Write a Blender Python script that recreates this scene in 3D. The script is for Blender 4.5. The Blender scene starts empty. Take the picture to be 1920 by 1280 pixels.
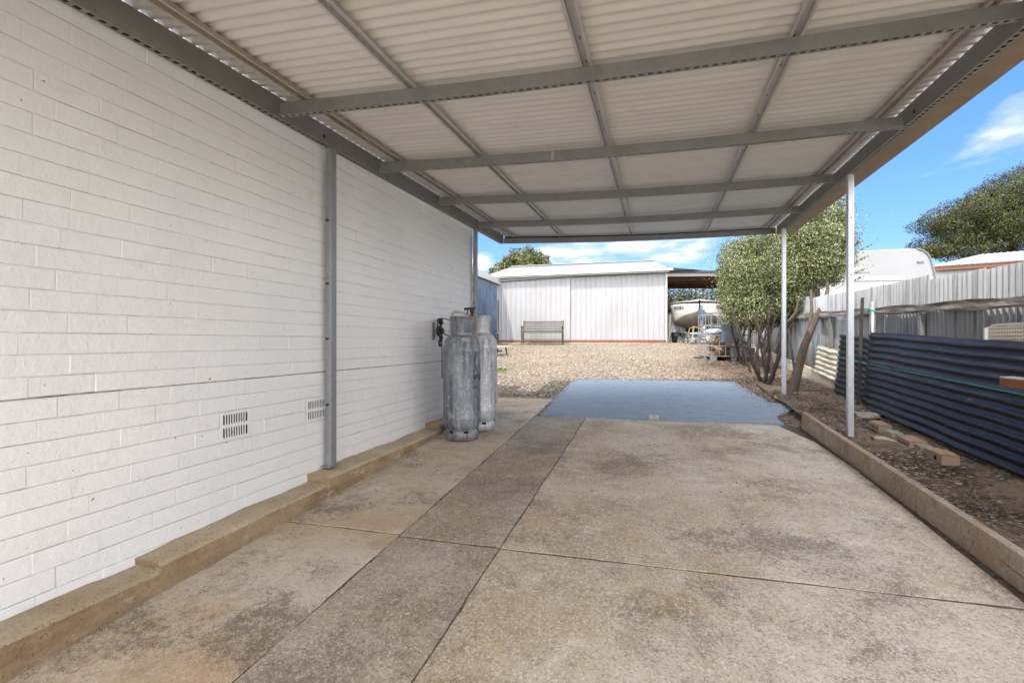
import bpy, bmesh, math, random
import numpy as np
from mathutils import Vector, Matrix
random.seed(7); RNG=np.random.default_rng(7)
S=bpy.context.scene; COL=S.collection; R_=math.radians

# ------------------------------------------------------------------ camera
F=963.4; TH=math.atan(274/F); CT,ST=math.cos(TH),math.sin(TH)
cam=bpy.data.objects.new('camera',bpy.data.cameras.new('camera')); COL.objects.link(cam)
cam.data.sensor_width=36; cam.data.lens=F/1920*36; cam.data.clip_start=.05; cam.data.clip_end=3000
cam.rotation_euler=(R_(90),0,TH); S.camera=cam
S.render.resolution_x=1024; S.render.resolution_y=682
# ------------------------------------------------------------------ light
SUN_EL=R_(56); SUN_AZ=R_(19)   # azimuth from -Y towards -X
sd=Vector((-math.sin(SUN_AZ)*math.cos(SUN_EL),-math.cos(SUN_AZ)*math.cos(SUN_EL),math.sin(SUN_EL)))
sl=bpy.data.lights.new('sun','SUN'); sl.energy=SUN_E=2.0; sl.angle=R_(.55); sl.color=(1,.95,.88)
so=bpy.data.objects.new('sun',sl); COL.objects.link(so); so.rotation_euler=sd.to_track_quat('Z','Y').to_euler()
S.view_settings.view_transform='Standard'; S.view_settings.look='None'; S.view_settings.gamma=1
S.view_settings.use_curve_mapping=False; S.view_settings.exposure=1.25
w=bpy.data.worlds.new('World'); S.world=w; w.use_nodes=True
def build_world():
    nt=w.node_tree; N=nt.nodes; L=nt.links; N.clear()
    out=N.new('ShaderNodeOutputWorld'); bg=N.new('ShaderNodeBackground'); bg.inputs[1].default_value=.13
    sky=N.new('ShaderNodeTexSky'); sky.sky_type='NISHITA'; sky.sun_disc=False
    sky.sun_elevation=SUN_EL; sky.sun_rotation=math.atan2(sd.x,sd.y); sky.air_density=1.0; sky.dust_density=.3; sky.ozone_density=3.5
    tc=N.new('ShaderNodeTexCoord'); sp=N.new('ShaderNodeSeparateXYZ'); L.new(tc.outputs['Generated'],sp.inputs[0])
    ad=N.new('ShaderNodeMath'); ad.operation='ADD'; ad.inputs[1].default_value=.16; L.new(sp.outputs[2],ad.inputs[0])
    mx=N.new('ShaderNodeMath'); mx.operation='MAXIMUM'; mx.inputs[1].default_value=.05; L.new(ad.outputs[0],mx.inputs[0])
    cb=N.new('ShaderNodeCombineXYZ')
    for i in range(2):
        d=N.new('ShaderNodeMath'); d.operation='DIVIDE'; L.new(sp.outputs[i],d.inputs[0]); L.new(mx.outputs[0],d.inputs[1]); L.new(d.outputs[0],cb.inputs[i])
    nz=N.new('ShaderNodeTexNoise'); nz.inputs['Scale'].default_value=1.05; nz.inputs['Detail'].default_value=9; nz.inputs['Roughness'].default_value=.56; nz.inputs['Distortion'].default_value=.25
    mp=N.new('ShaderNodeMapping'); mp.inputs['Location'].default_value=(5.1,2.9,0); mp.inputs['Scale'].default_value=(1,.8,1)
    L.new(cb.outputs[0],mp.inputs[0]); L.new(mp.outputs[0],nz.inputs[0])
    # bright unseen cloud added behind the camera to light the carport, little ahead
    cov=N.new('ShaderNodeMath'); cov.operation='MULTIPLY_ADD'; cov.inputs[1].default_value=-.38; L.new(sp.outputs[1],cov.inputs[0]); L.new(nz.outputs[0],cov.inputs[2])
    cv2=N.new('ShaderNodeMath'); cv2.operation='MULTIPLY_ADD'; cv2.inputs[1].default_value=-.03; L.new(sp.outputs[0],cv2.inputs[0]); c3=N.new('ShaderNodeMath'); c3.operation='ADD'; c3.inputs[1].default_value=.268; L.new(cov.outputs[0],c3.inputs[0]); L.new(c3.outputs[0],cv2.inputs[2])
    rp=N.new('ShaderNodeValToRGB'); rp.color_ramp.elements[0].position=.455; rp.color_ramp.elements[1].position=.56; L.new(cv2.outputs[0],rp.inputs[0])
    hs=N.new('ShaderNodeHueSaturation'); hs.inputs['Saturation'].default_value=1.12; L.new(sky.outputs[0],hs.inputs['Color'])
    tn=N.new('ShaderNodeMixRGB'); tn.blend_type='MULTIPLY'; tn.inputs[0].default_value=1; tn.inputs[2].default_value=(.54,.65,.80,1); L.new(hs.outputs[0],tn.inputs[1]); hs=tn
    el=N.new('ShaderNodeValToRGB'); e=el.color_ramp.elements; e[0].position=0; e[0].color=(.50,.48,.50,1); e[1].position=.45; e[1].color=(.68,.82,1,1); x=e.new(.16); x.color=(.50,.58,.72,1); L.new(sp.outputs[2],el.inputs[0]); L.new(el.outputs[0],tn.inputs[2])
    cc=N.new('ShaderNodeValToRGB'); cc.color_ramp.elements[0].position=.50; cc.color_ramp.elements[0].color=(.24,.245,.255,1); cc.color_ramp.elements[1].position=.80; cc.color_ramp.elements[1].color=(1,1,1,1); L.new(cv2.outputs[0],cc.inputs[0])
    ck=N.new('ShaderNodeMixRGB'); ck.blend_type='MULTIPLY'; ck.inputs[0].default_value=1; ck.inputs[2].default_value=(13.8,14.0,14.6,1); L.new(cc.outputs[0],ck.inputs[1])
    mix=N.new('ShaderNodeMixRGB'); L.new(ck.outputs[0],mix.inputs[2]); L.new(rp.outputs[0],mix.inputs[0]); L.new(hs.outputs[0],mix.inputs[1])
    L.new(mix.outputs[0],bg.inputs[0]); L.new(bg.outputs[0],out.inputs[0])
build_world()
try:
    S.cycles.max_bounces=10; S.cycles.diffuse_bounces=6
except Exception: pass

# ------------------------------------------------------------------ geometry of the place (metres, camera at origin, Y along the house wall)
def ray(u,v):
    a=(u-960)/F; b=(640-v)/F
    return Vector((a*CT-ST,a*ST+CT,b))
def on_x(u,v,X): r=ray(u,v); return r*(X/r.x)
def on_y(u,v,Y): r=ray(u,v); return r*(Y/r.y)
def at(u,v,t): return ray(u,v)*t
def gz(y): return -1.27+.063*max(-8,min(y,19.2))
def on_g(u,v,dz=0): r=ray(u,v); return r*((-1.27+dz)/(r.z-.063*r.y))

# ------------------------------------------------------------------ materials
def lin(c): return tuple(c)+(1,) if len(c)==3 else c
class M:
    def __init__(s,name,base=(.5,.5,.5),rough=.7,metal=0,spec=.5):
        s.m=bpy.data.materials.new(name); s.m.use_nodes=True; s.nt=s.m.node_tree; s.N=s.nt.nodes; s.L=s.nt.links
        s.b=s.N['Principled BSDF']; s.b.inputs['Base Color'].default_value=lin(base); s.b.inputs['Roughness'].default_value=rough
        s.b.inputs['Metallic'].default_value=metal; s.b.inputs['Specular IOR Level'].default_value=spec
        g=s.N.new('ShaderNodeTexCoord'); s.obj=g.outputs['Object']; s.h=None
    def mapv(s,scale,loc=(0,0,0),rot=(0,0,0)):
        m=s.N.new('ShaderNodeMapping'); m.inputs['Scale'].default_value=scale if hasattr(scale,'__len__') else (scale,)*3
        m.inputs['Location'].default_value=loc; m.inputs['Rotation'].default_value=rot
        s.L.new(s.obj,m.inputs[0]); return m.outputs[0]
    def noise(s,scale=1,detail=5,rough=.6,loc=(0,0,0),dist=0):
        n=s.N.new('ShaderNodeTexNoise'); n.inputs['Scale'].default_value=1; n.inputs['Detail'].default_value=detail
        n.inputs['Roughness'].default_value=rough; n.inputs['Distortion'].default_value=dist; s.L.new(s.mapv(scale,loc),n.inputs[0]); return n.outputs[0]
    def voro(s,scale=1,feature='F1',out=0,loc=(0,0,0)):
        n=s.N.new('ShaderNodeTexVoronoi'); n.feature=feature; n.inputs['Scale'].default_value=1; s.L.new(s.mapv(scale,loc),n.inputs[0]); return n.outputs[out]
    def ramp(s,fac,stops,interp='LINEAR'):
        r=s.N.new('ShaderNodeValToRGB'); e=r.color_ramp.elements; r.color_ramp.interpolation=interp
        while len(e)>1: e.remove(e[-1])
        e[0].position=stops[0][0]; e[0].color=lin(stops[0][1]) if hasattr(stops[0][1],'__len__') else (stops[0][1],)*3+(1,)
        for p,c in stops[1:]:
            x=e.new(p); x.color=lin(c) if hasattr(c,'__len__') else (c,)*3+(1,)
        s.L.new(fac,r.inputs[0]); return r.outputs[0]
    def step(s,fac,a,b): return s.ramp(fac,[(a,0.),(b,1.)])
    def mix(s,fac,a,b,mode='MIX'):
        m=s.N.new('ShaderNodeMixRGB'); m.blend_type=mode
        for k,x in ((0,fac),(1,a),(2,b)):
            if isinstance(x,bpy.types.NodeSocket): s.L.new(x,m.inputs[k])
            elif hasattr(x,'__len__'): m.inputs[k].default_value=lin(x)
            else: m.inputs[k].default_value=x if k==0 else (x,x,x,1)
        return m.outputs[0]
    def math(s,op,a,b):
        m=s.N.new('ShaderNodeMath'); m.operation=op
        for k,x in ((0,a),(1,b)):
            if isinstance(x,bpy.types.NodeSocket): s.L.new(x,m.inputs[k])
            else: m.inputs[k].default_value=x
        return m.outputs[0]
    def sep(s,i):
        n=s.N.new('ShaderNodeSeparateXYZ'); s.L.new(s.obj,n.inputs[0]); return n.outputs[i]
    def col(s,x): s.L.new(x,s.b.inputs['Base Color'])
    def rough(s,x): s.L.new(x,s.b.inputs['Roughness'])
    def bump(s,h,strength=.5,dist=.01):
        b=s.N.new('ShaderNodeBump'); b.inputs['Strength'].default_value=strength; b.inputs['Distance'].default_value=dist
        s.L.new(h,b.inputs['Height'])
        if s.h: s.L.new(s.h,b.inputs['Normal'])
        s.h=b.outputs[0]; s.L.new(s.h,s.b.inputs['Normal'])
def simple(name,c1,c2,scale=8,rough=.7,metal=0,bump=.15,bd=.004,spec=.5,lo=.35,hi=.65):
    m=M(name,c1,rough,metal,spec); n=m.noise(scale,6); m.col(m.mix(m.step(n,lo,hi),c1,c2))
    if bump: m.bump(n,bump,bd)
    return m.m
def mat_brick():
    m=M('painted_brick',(.74,.73,.72),.5,0,.45)
    big=m.noise(.9,4); fine=m.noise((60,60,60),5,.65); med=m.noise(14,4,.6)
    c=m.mix(m.step(big,.35,.7),(.76,.755,.75),(.83,.82,.805))
    c=m.mix(m.math('MULTIPLY',m.step(m.noise((3,3,9),5,.7),.60,.74),.35),c,(.60,.52,.42))
    dots=m.step(m.noise(38,2,.5,(5,3,1)),.745,.775); c=m.mix(dots,c,(.22,.12,.07))
    # rust-brown chips low on the wall
    m.col(c); m.bump(med,.6,.009); m.bump(m.noise((26,26,26),6,.7,(1,2,3)),.8,.006); m.bump(fine,.6,.003)
    m.rough(m.ramp(big,[(0,.42),(1,.6)])); return m.m
def mat_concrete(name,tan,light,dark,darkamt=.6,seed=0,agg=.5):
    m=M(name,tan,.85,0,.3)
    a=m.noise((.8,.8,1),8,.62,(seed,seed*1.7,0),.5); b=m.noise((1.5,1.5,1),10,.72,(seed*3,1,0),.3); f=m.noise(170,3,.8); g=m.noise((34,34,34),7,.75,(seed,0,4)); d=m.noise((6,6,6),8,.7,(seed,8,2))
    c=m.mix(m.step(a,.40,.60),tan,light)
    c=m.mix(m.math('MULTIPLY',m.step(m.noise((1.1,1.1,1),7,.65,(seed+9,2,0),.4),.48,.62),.75),c,tuple(x*y for x,y in zip(tan,(.96,.84,.68))))
    c=m.mix(m.math('MULTIPLY',m.step(d,.50,.66),.45),c,tuple(x*.62 for x in tan))
    c=m.mix(m.math('MULTIPLY',m.step(m.noise((4,4,4),8,.7,(seed,3,6)),.55,.68),.6),c,tuple(min(.8,x*1.22) for x in light))
    # mottled dark weathering that breaks up into specks
    s=m.math('ADD',m.math('MULTIPLY',b,.66),m.math('MULTIPLY',g,.34)); s=m.math('ADD',s,m.math('MULTIPLY',m.math('SUBTRACT',f,.5),.42))
    c=m.mix(m.math('MULTIPLY',m.step(s,.585-darkamt*.14,.63-darkamt*.10),.78),c,dark)
    v=m.voro(120,'F1',1); sp=m.N.new('ShaderNodeSeparateColor'); m.L.new(v,sp.inputs[0])
    c=m.mix(m.math('MULTIPLY',m.step(sp.outputs[0],.60,.95),agg*.85),c,tuple(x*.36 for x in tan))
    c=m.mix(m.math('MULTIPLY',m.step(sp.outputs[1],.78,.97),agg*.85),c,tuple(min(.8,x*1.6) for x in light))
    m.col(c); m.bump(g,.35,.006); m.bump(f,.9,.004); return m.m
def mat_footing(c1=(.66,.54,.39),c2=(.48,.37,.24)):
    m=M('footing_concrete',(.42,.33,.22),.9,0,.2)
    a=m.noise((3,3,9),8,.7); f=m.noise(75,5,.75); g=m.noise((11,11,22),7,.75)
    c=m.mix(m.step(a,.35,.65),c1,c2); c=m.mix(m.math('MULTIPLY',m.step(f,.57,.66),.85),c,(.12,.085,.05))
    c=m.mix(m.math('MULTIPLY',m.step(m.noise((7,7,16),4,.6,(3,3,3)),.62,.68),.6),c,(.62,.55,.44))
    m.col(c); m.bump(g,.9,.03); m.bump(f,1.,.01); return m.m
def mat_gravel():
    m=M('gravel_stone',(.45,.38,.3),.85,0,.3)
    v=m.N.new('ShaderNodeTexVoronoi'); v.inputs['Scale'].default_value=1; m.L.new(m.mapv((30,30,30)),v.inputs[0])
    sp=m.N.new('ShaderNodeSeparateColor'); m.L.new(v.outputs[1],sp.inputs[0])
    c=m.ramp(sp.outputs[0],[(0,(.05,.038,.028)),(.2,(.11,.087,.06)),(.42,(.22,.18,.125)),(.62,(.31,.265,.195)),(.8,(.42,.37,.30)),(.9,(.14,.125,.105)),(1,(.62,.59,.53))])
    gap=m.step(v.outputs[0],.42,.62); c=m.mix(m.math('MULTIPLY',gap,.75),c,(.13,.09,.06))
    # leaf litter and bark under the shrubs at the fence side
    lit=m.math('ADD',m.math('MULTIPLY',m.math('SUBTRACT',m.sep(0),.9),.42),m.math('MULTIPLY',m.noise((.7,.7,1),5,.6),.9))
    lit=m.step(lit,.40,.72)
    c2=m.ramp(sp.outputs[1],[(0,(.03,.02,.013)),(.45,(.09,.056,.033)),(.75,(.17,.105,.06)),(.93,(.30,.22,.15)),(1,(.5,.46,.4))])
    c=m.mix(lit,c,c2); c=m.mix(m.math('MULTIPLY',m.step(m.noise((.5,.8,1),5,.6,(4,4,0)),.45,.7),.32),c,(.30,.22,.15))
    m.col(c); m.bump(m.math('SUBTRACT',1.,v.outputs[0]),.9,.014); m.bump(m.noise(9,4),.3,.02); return m.m
def mat_dirt():
    m=M('dirt',(.16,.11,.075),.95,0,.2)
    v=m.N.new('ShaderNodeTexVoronoi'); v.inputs['Scale'].default_value=1; m.L.new(m.mapv(48),v.inputs[0])
    sp=m.N.new('ShaderNodeSeparateColor'); m.L.new(v.outputs[1],sp.inputs[0])
    st=m.ramp(sp.outputs[0],[(0,(.035,.026,.02)),(.35,(.085,.06,.042)),(.62,(.14,.10,.07)),(.86,(.22,.175,.135)),(1,(.45,.42,.38))])
    sand=m.mix(m.noise(60,4),(.20,.145,.095),(.29,.215,.145))
    n=m.noise((1.3,.9,1),6,.62,(2,1,0)); c=m.mix(m.step(n,.46,.60),st,sand)
    c=m.mix(m.math('MULTIPLY',m.step(m.noise((2.2,2.2,1),5,.6,(8,1,0)),.52,.66),.7),c,(.05,.036,.026))
    m.col(c); m.bump(m.math('SUBTRACT',1.,v.outputs[0]),.8,.012); m.bump(m.noise(7,5),.6,.03); return m.m
def mat_galv(name,c1=(.34,.35,.36),c2=(.46,.47,.48),rough=.5,metal=.55,scale=22,rust=0.):
    m=M(name,c1,rough,metal); v=m.voro(scale*2.2,'F1',1); sp=m.N.new('ShaderNodeSeparateColor'); m.L.new(v,sp.inputs[0])
    n=m.noise((scale*.3,)*3,5); c=m.mix(m.math('ADD',m.math('MULTIPLY',sp.outputs[0],.35),m.math('MULTIPLY',m.step(n,.3,.7),.6)),c1,c2)
    if rust: c=m.mix(m.math('MULTIPLY',m.step(m.noise((3,2,3),6,.7,(1,5,2)),.68-rust*.2,.78-rust*.2),.75),c,(.20,.11,.06))
    m.col(c); m.rough(m.ramp(n,[(.2,rough-.1),(.8,rough+.15)])); m.bump(n,.08,.003); return m.m
def mat_fence():
    m=M('weathered_zinc_sheet',(.5,.51,.53),.75,.15,.3)
    n=m.noise((2,2,.35),6,.65); st=m.noise((10,10,.7),5,.7,(2,2,0)); f=m.noise(40,4)
    c=m.mix(m.step(n,.3,.7),(.27,.28,.30),(.37,.375,.385)); c=m.mix(m.math('MULTIPLY',m.step(st,.47,.62),.8),c,(.15,.145,.14))
    c=m.mix(m.math('MULTIPLY',m.step(m.noise((7,7,3),4,.6,(9,0,3)),.64,.72),.75),c,(.13,.11,.09)); c=m.mix(m.step(m.noise((8,8,6),2,.5,(1,7,3)),.74,.76),c,(.20,.10,.05))
    m.col(c); m.bump(f,.15,.003); return m.m
def mat_wood(name,c1,c2,scale=(1,6,30),axis=1,rough=.85):
    m=M(name,c1,rough,0,.2); sc=[30,30,30]; sc[axis]=1.6
    n=m.noise(tuple(sc),6,.7); k=m.noise(6,5)
    c=m.mix(m.step(n,.32,.66),c1,c2); c=m.mix(m.math('MULTIPLY',m.step(k,.5,.75),.4),c,tuple(x*.4 for x in c1)); m.col(c); m.bump(n,.7,.006); return m.m
def mat_mat():
    m=M('blue_grey_surface',(.24,.33,.44),1.,0,.0)
    n=m.noise((4,7,4),7,.7,(1,0,0)); s=m.noise((5,34,5),6,.75); f=m.noise(150,3,.7)
    c=m.mix(m.step(n,.36,.64),(.20,.265,.34),(.26,.31,.37)); c=m.mix(m.math('MULTIPLY',m.step(s,.50,.64),.6),c,(.15,.19,.25))
    c=m.mix(m.math('MULTIPLY',m.step(f,.48,.68),.6),c,(.55,.58,.62)); c=m.mix(m.step(m.noise(12,2,.5,(4,4,4)),.76,.78),c,(.08,.06,.05))
    m.col(c); m.bump(f,.7,.004); m.bump(m.noise(3,4),.5,.02); return m.m
def mat_cyl(name,c1,c2):
    m=M(name,c1,.55,.35); n=m.noise((9,9,2.2),7,.72); f=m.noise(60,5,.75); st=m.noise((26,26,1.1),5,.7,(4,4,0))
    c=m.mix(m.step(n,.35,.65),c1,c2); c=m.mix(m.math('MULTIPLY',m.step(st,.50,.62),.7),c,tuple(x*.4 for x in c1)); c=m.mix(m.math('MULTIPLY',m.step(m.noise((18,18,9),8,.8,(6,1,2)),.52,.62),.6),c,tuple(x*1.6 for x in c2)); c=m.mix(m.math('MULTIPLY',m.step(f,.54,.66),.8),c,(.07,.07,.08))
    c=m.mix(m.math('MULTIPLY',m.step(m.noise((5,5,5),4,.6,(2,8,1)),.66,.74),.6),c,(.38,.29,.18)); c=m.mix(m.math('MULTIPLY',m.step(m.noise((40,40,18),3,.6,(7,0,0)),.66,.7),.6),c,(.62,.64,.67))
    m.col(c); m.bump(f,.25,.002); return m.m
MT={}
def setup_mats():
    MT['brick']=mat_brick(); MT['mortar']=simple('mortar',(.40,.35,.29),(.52,.47,.41),20)
    MT['slabA']=mat_concrete('driveway_concrete',(.50,.405,.305),(.62,.545,.455),(.20,.16,.125),.55,3,.5)
    MT['slabB']=mat_concrete('path_concrete',(.37,.30,.235),(.45,.39,.325),(.19,.155,.12),.55,11,.55)
    MT['slabC']=mat_concrete('edge_concrete',(.50,.385,.27),(.58,.50,.415),(.13,.10,.08),.42,6.3,.25)
    MT['joint']=simple('joint_grit',(.05,.038,.028),(.17,.13,.09),35,.95)
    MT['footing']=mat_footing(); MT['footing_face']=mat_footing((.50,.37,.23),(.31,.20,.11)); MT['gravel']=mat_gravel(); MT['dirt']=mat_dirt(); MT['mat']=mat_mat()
    MT['ground']=simple('earth',(.14,.11,.075),(.10,.11,.05),.8,.95)
    MT['kerb']=mat_concrete('sleeper_concrete',(.36,.28,.21),(.42,.37,.32),(.15,.12,.10),.28,5,.35)
    MT['galv']=mat_galv('galvanised_steel',(.27,.275,.285),(.37,.375,.38),.48,.5); MT['galvd']=mat_galv('aged_galvanised_steel',(.24,.23,.22),(.33,.32,.31),.5,.45,rust=.12)
    MT['galvr']=mat_galv('rusty_purlin_steel',(.42,.37,.32),(.55,.52,.48),.6,.15,rust=.5); MT['galvp']=mat_galv('purlin_steel',(.46,.46,.46),(.62,.62,.61),.5,.2,rust=.15)
    MT['white_metal']=mat_galv('bright_zinc',(.55,.57,.60),(.72,.74,.77),.42,.45)
    m=M('roof_sheet_paint',(.66,.62,.56),.6,.0,.35); n=m.noise((1,9,1),5); m.col(m.mix(m.math('MULTIPLY',m.step(m.noise((2.2,5,2),6,.7,(3,1,0)),.56,.72),.35),m.mix(m.step(n,.3,.75),(.75,.745,.735),(.66,.65,.635)),(.42,.36,.28))); m.bump(n,.05,.004); MT['roof']=m.m
    m=M('shed_cladding',(.78,.78,.79),.5,0,.4); n=m.noise((1.5,1.5,.5),6,.6); s=m.noise((16,16,.9),5,.7)
    c=m.mix(m.step(n,.4,.7),(.37,.37,.38),(.32,.315,.32)); c=m.mix(m.math('MULTIPLY',m.step(s,.6,.76),.5),c,(.33,.28,.24)); m.col(c); m.bump(n,.2,.01); MT['shed']=m.m
    MT['shed_roof']=simple('zinc_roof',(.32,.32,.325),(.40,.40,.40),3,.45,.2,.02)
    MT['white']=simple('white_paint',(.50,.50,.50),(.43,.43,.43),6,.4,0,.03); MT['cream']=simple('cream_paint',(.62,.57,.47),(.52,.47,.38),6,.5)
    MT['navy']=None
    m=M('navy_sheet',(.030,.036,.062),.45,.0,.25); n=m.noise((5,.5,5),6,.65); f=m.noise((30,6,30),5,.7)
    c=m.mix(m.step(n,.35,.7),(.011,.013,.025),(.024,.027,.041)); c=m.mix(m.step(m.noise((22,3,40),4,.6,(3,1,1)),.70,.76),c,(.32,.34,.38)); c=m.mix(m.math('MULTIPLY',m.step(f,.52,.70),.5),c,(.085,.08,.08))
    m.col(c); m.rough(m.ramp(n,[(.3,.3),(.7,.5)])); m.bump(f,.1,.002); MT['navy']=m.m
    MT['blue_metal']=simple('blue_steel_cladding',(.035,.055,.10),(.07,.10,.165),3,.22,.35,.03)
    MT['fence']=mat_fence(); MT['wood_grey']=mat_wood('weathered_hardwood',(.36,.33,.30),(.14,.12,.10),axis=1)
    MT['wood_bench']=mat_wood('bench_timber',(.20,.18,.155),(.10,.09,.075),axis=0); MT['wood_log']=mat_wood('firewood_timber',(.27,.18,.11),(.12,.08,.05),axis=0)
    MT['wood_pale']=mat_wood('pale_timber',(.58,.52,.42),(.42,.36,.28),axis=1); MT['wood_red']=mat_wood('red_timber',(.38,.17,.09),(.26,.11,.055),axis=1)
    MT['bark']=mat_wood('bark',(.085,.068,.055),(.03,.024,.02),axis=2); MT['bark2']=mat_wood('bark_brown',(.12,.092,.07),(.05,.038,.028),axis=2)
    MT['black']=simple('black_plastic',(.015,.015,.017),(.03,.03,.032),20,.45); MT['tyre']=simple('tyre_rubber',(.02,.02,.02),(.04,.037,.035),20,.85)
    MT['black_iron']=simple('black_iron',(.03,.028,.026),(.06,.055,.05),20,.5,.2)
    MT['brick_red']=simple('red_brick',(.20,.085,.05),(.12,.055,.035),16,.9,0,.4); MT['brick_tan']=simple('salvaged_brick',(.44,.26,.15),(.36,.28,.20),12,.95,0,.9,.012)
    MT['brick_tan2']=simple('mortared_brick',(.30,.24,.18),(.46,.40,.32),10,.95,0,1.,.015)
    MT['cylA']=mat_cyl('old_cylinder_zinc',(.16,.175,.20),(.30,.32,.35)); MT['cylB']=mat_cyl('clean_cylinder_zinc',(.44,.45,.47),(.56,.57,.59))
    MT['ink']=simple('black_print',(.02,.022,.03),(.05,.05,.06),40,.6,0,0); MT['ink_grey']=simple('grey_print',(.12,.13,.14),(.2,.2,.21),40,.6,0,0)
    MT['silver_print']=simple('silver_print',(.92,.92,.92),(.88,.88,.88),40,.4,0,0)
    MT['teal']=simple('teal_twine',(.01,.42,.33),(.01,.50,.40),40,.6,0,0); MT['yellow']=simple('yellow_cord',(.5,.32,.04),(.35,.3,.05),40,.6,0,0)
    MT['amber']=simple('amber_plastic',(.20,.09,.05),(.28,.13,.07),40,.35,0,0); MT['pvc']=simple('pale_pvc',(.55,.50,.43),(.48,.43,.36),10,.5,0,.05)
    MT['hull']=simple('bare_aluminium_hull',(.44,.42,.38),(.54,.51,.46),2.4,.5,.1,.05); MT['hull_dark']=simple('hull_bottom',(.16,.14,.12),(.24,.215,.185),4,.6,.1,.08)
    MT['caravan']=simple('caravan_panel',(.27,.27,.275),(.25,.25,.255),1.2,.3,0,0); MT['caravan_white']=simple('caravan_white',(.40,.40,.40),(.37,.37,.37),1.2,.35,0,0)
    MT['tarp']=simple('blue_grey_tarp',(.40,.50,.60),(.62,.68,.74),2.2,.6,0,.8,.05); MT['fascia']=simple('brown_soffit',(.36,.265,.20),(.29,.21,.155),5,.8,0,.1)
    MT['rustiron']=simple('rusted_iron',(.20,.085,.04),(.10,.05,.03),6,.8,.1,.2); MT['rail_gum']=MT['wood_grey']
    MT['glass_dark']=simple('dark_recess',(.008,.007,.006),(.015,.013,.011),20,.9,0,0)
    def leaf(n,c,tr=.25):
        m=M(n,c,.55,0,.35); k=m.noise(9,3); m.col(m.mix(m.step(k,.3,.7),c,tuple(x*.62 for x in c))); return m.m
    MT['lf1']=leaf('leaf_green',(.115,.155,.035)); MT['lf2']=leaf('leaf_pale',(.27,.31,.12)); MT['lf3']=leaf('leaf_cream',(.50,.46,.33)); MT['lf4']=leaf('leaf_dark',(.04,.052,.016)); MT['lf5']=leaf('leaf_brown',(.16,.085,.045))
    MT['lt1']=leaf('cypress_green',(.055,.064,.009)); MT['lt2']=leaf('cypress_pale',(.115,.125,.02)); MT['lt3']=leaf('cypress_dark',(.022,.024,.008))  # paler and darker cypress greens, mixed leaf by leaf at random
    MT['lg1']=leaf('loquat_green',(.10,.135,.03)); MT['lg2']=leaf('loquat_rust',(.28,.12,.05)); MT['grass']=leaf('grass_green',(.15,.28,.04))
setup_mats()

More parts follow.
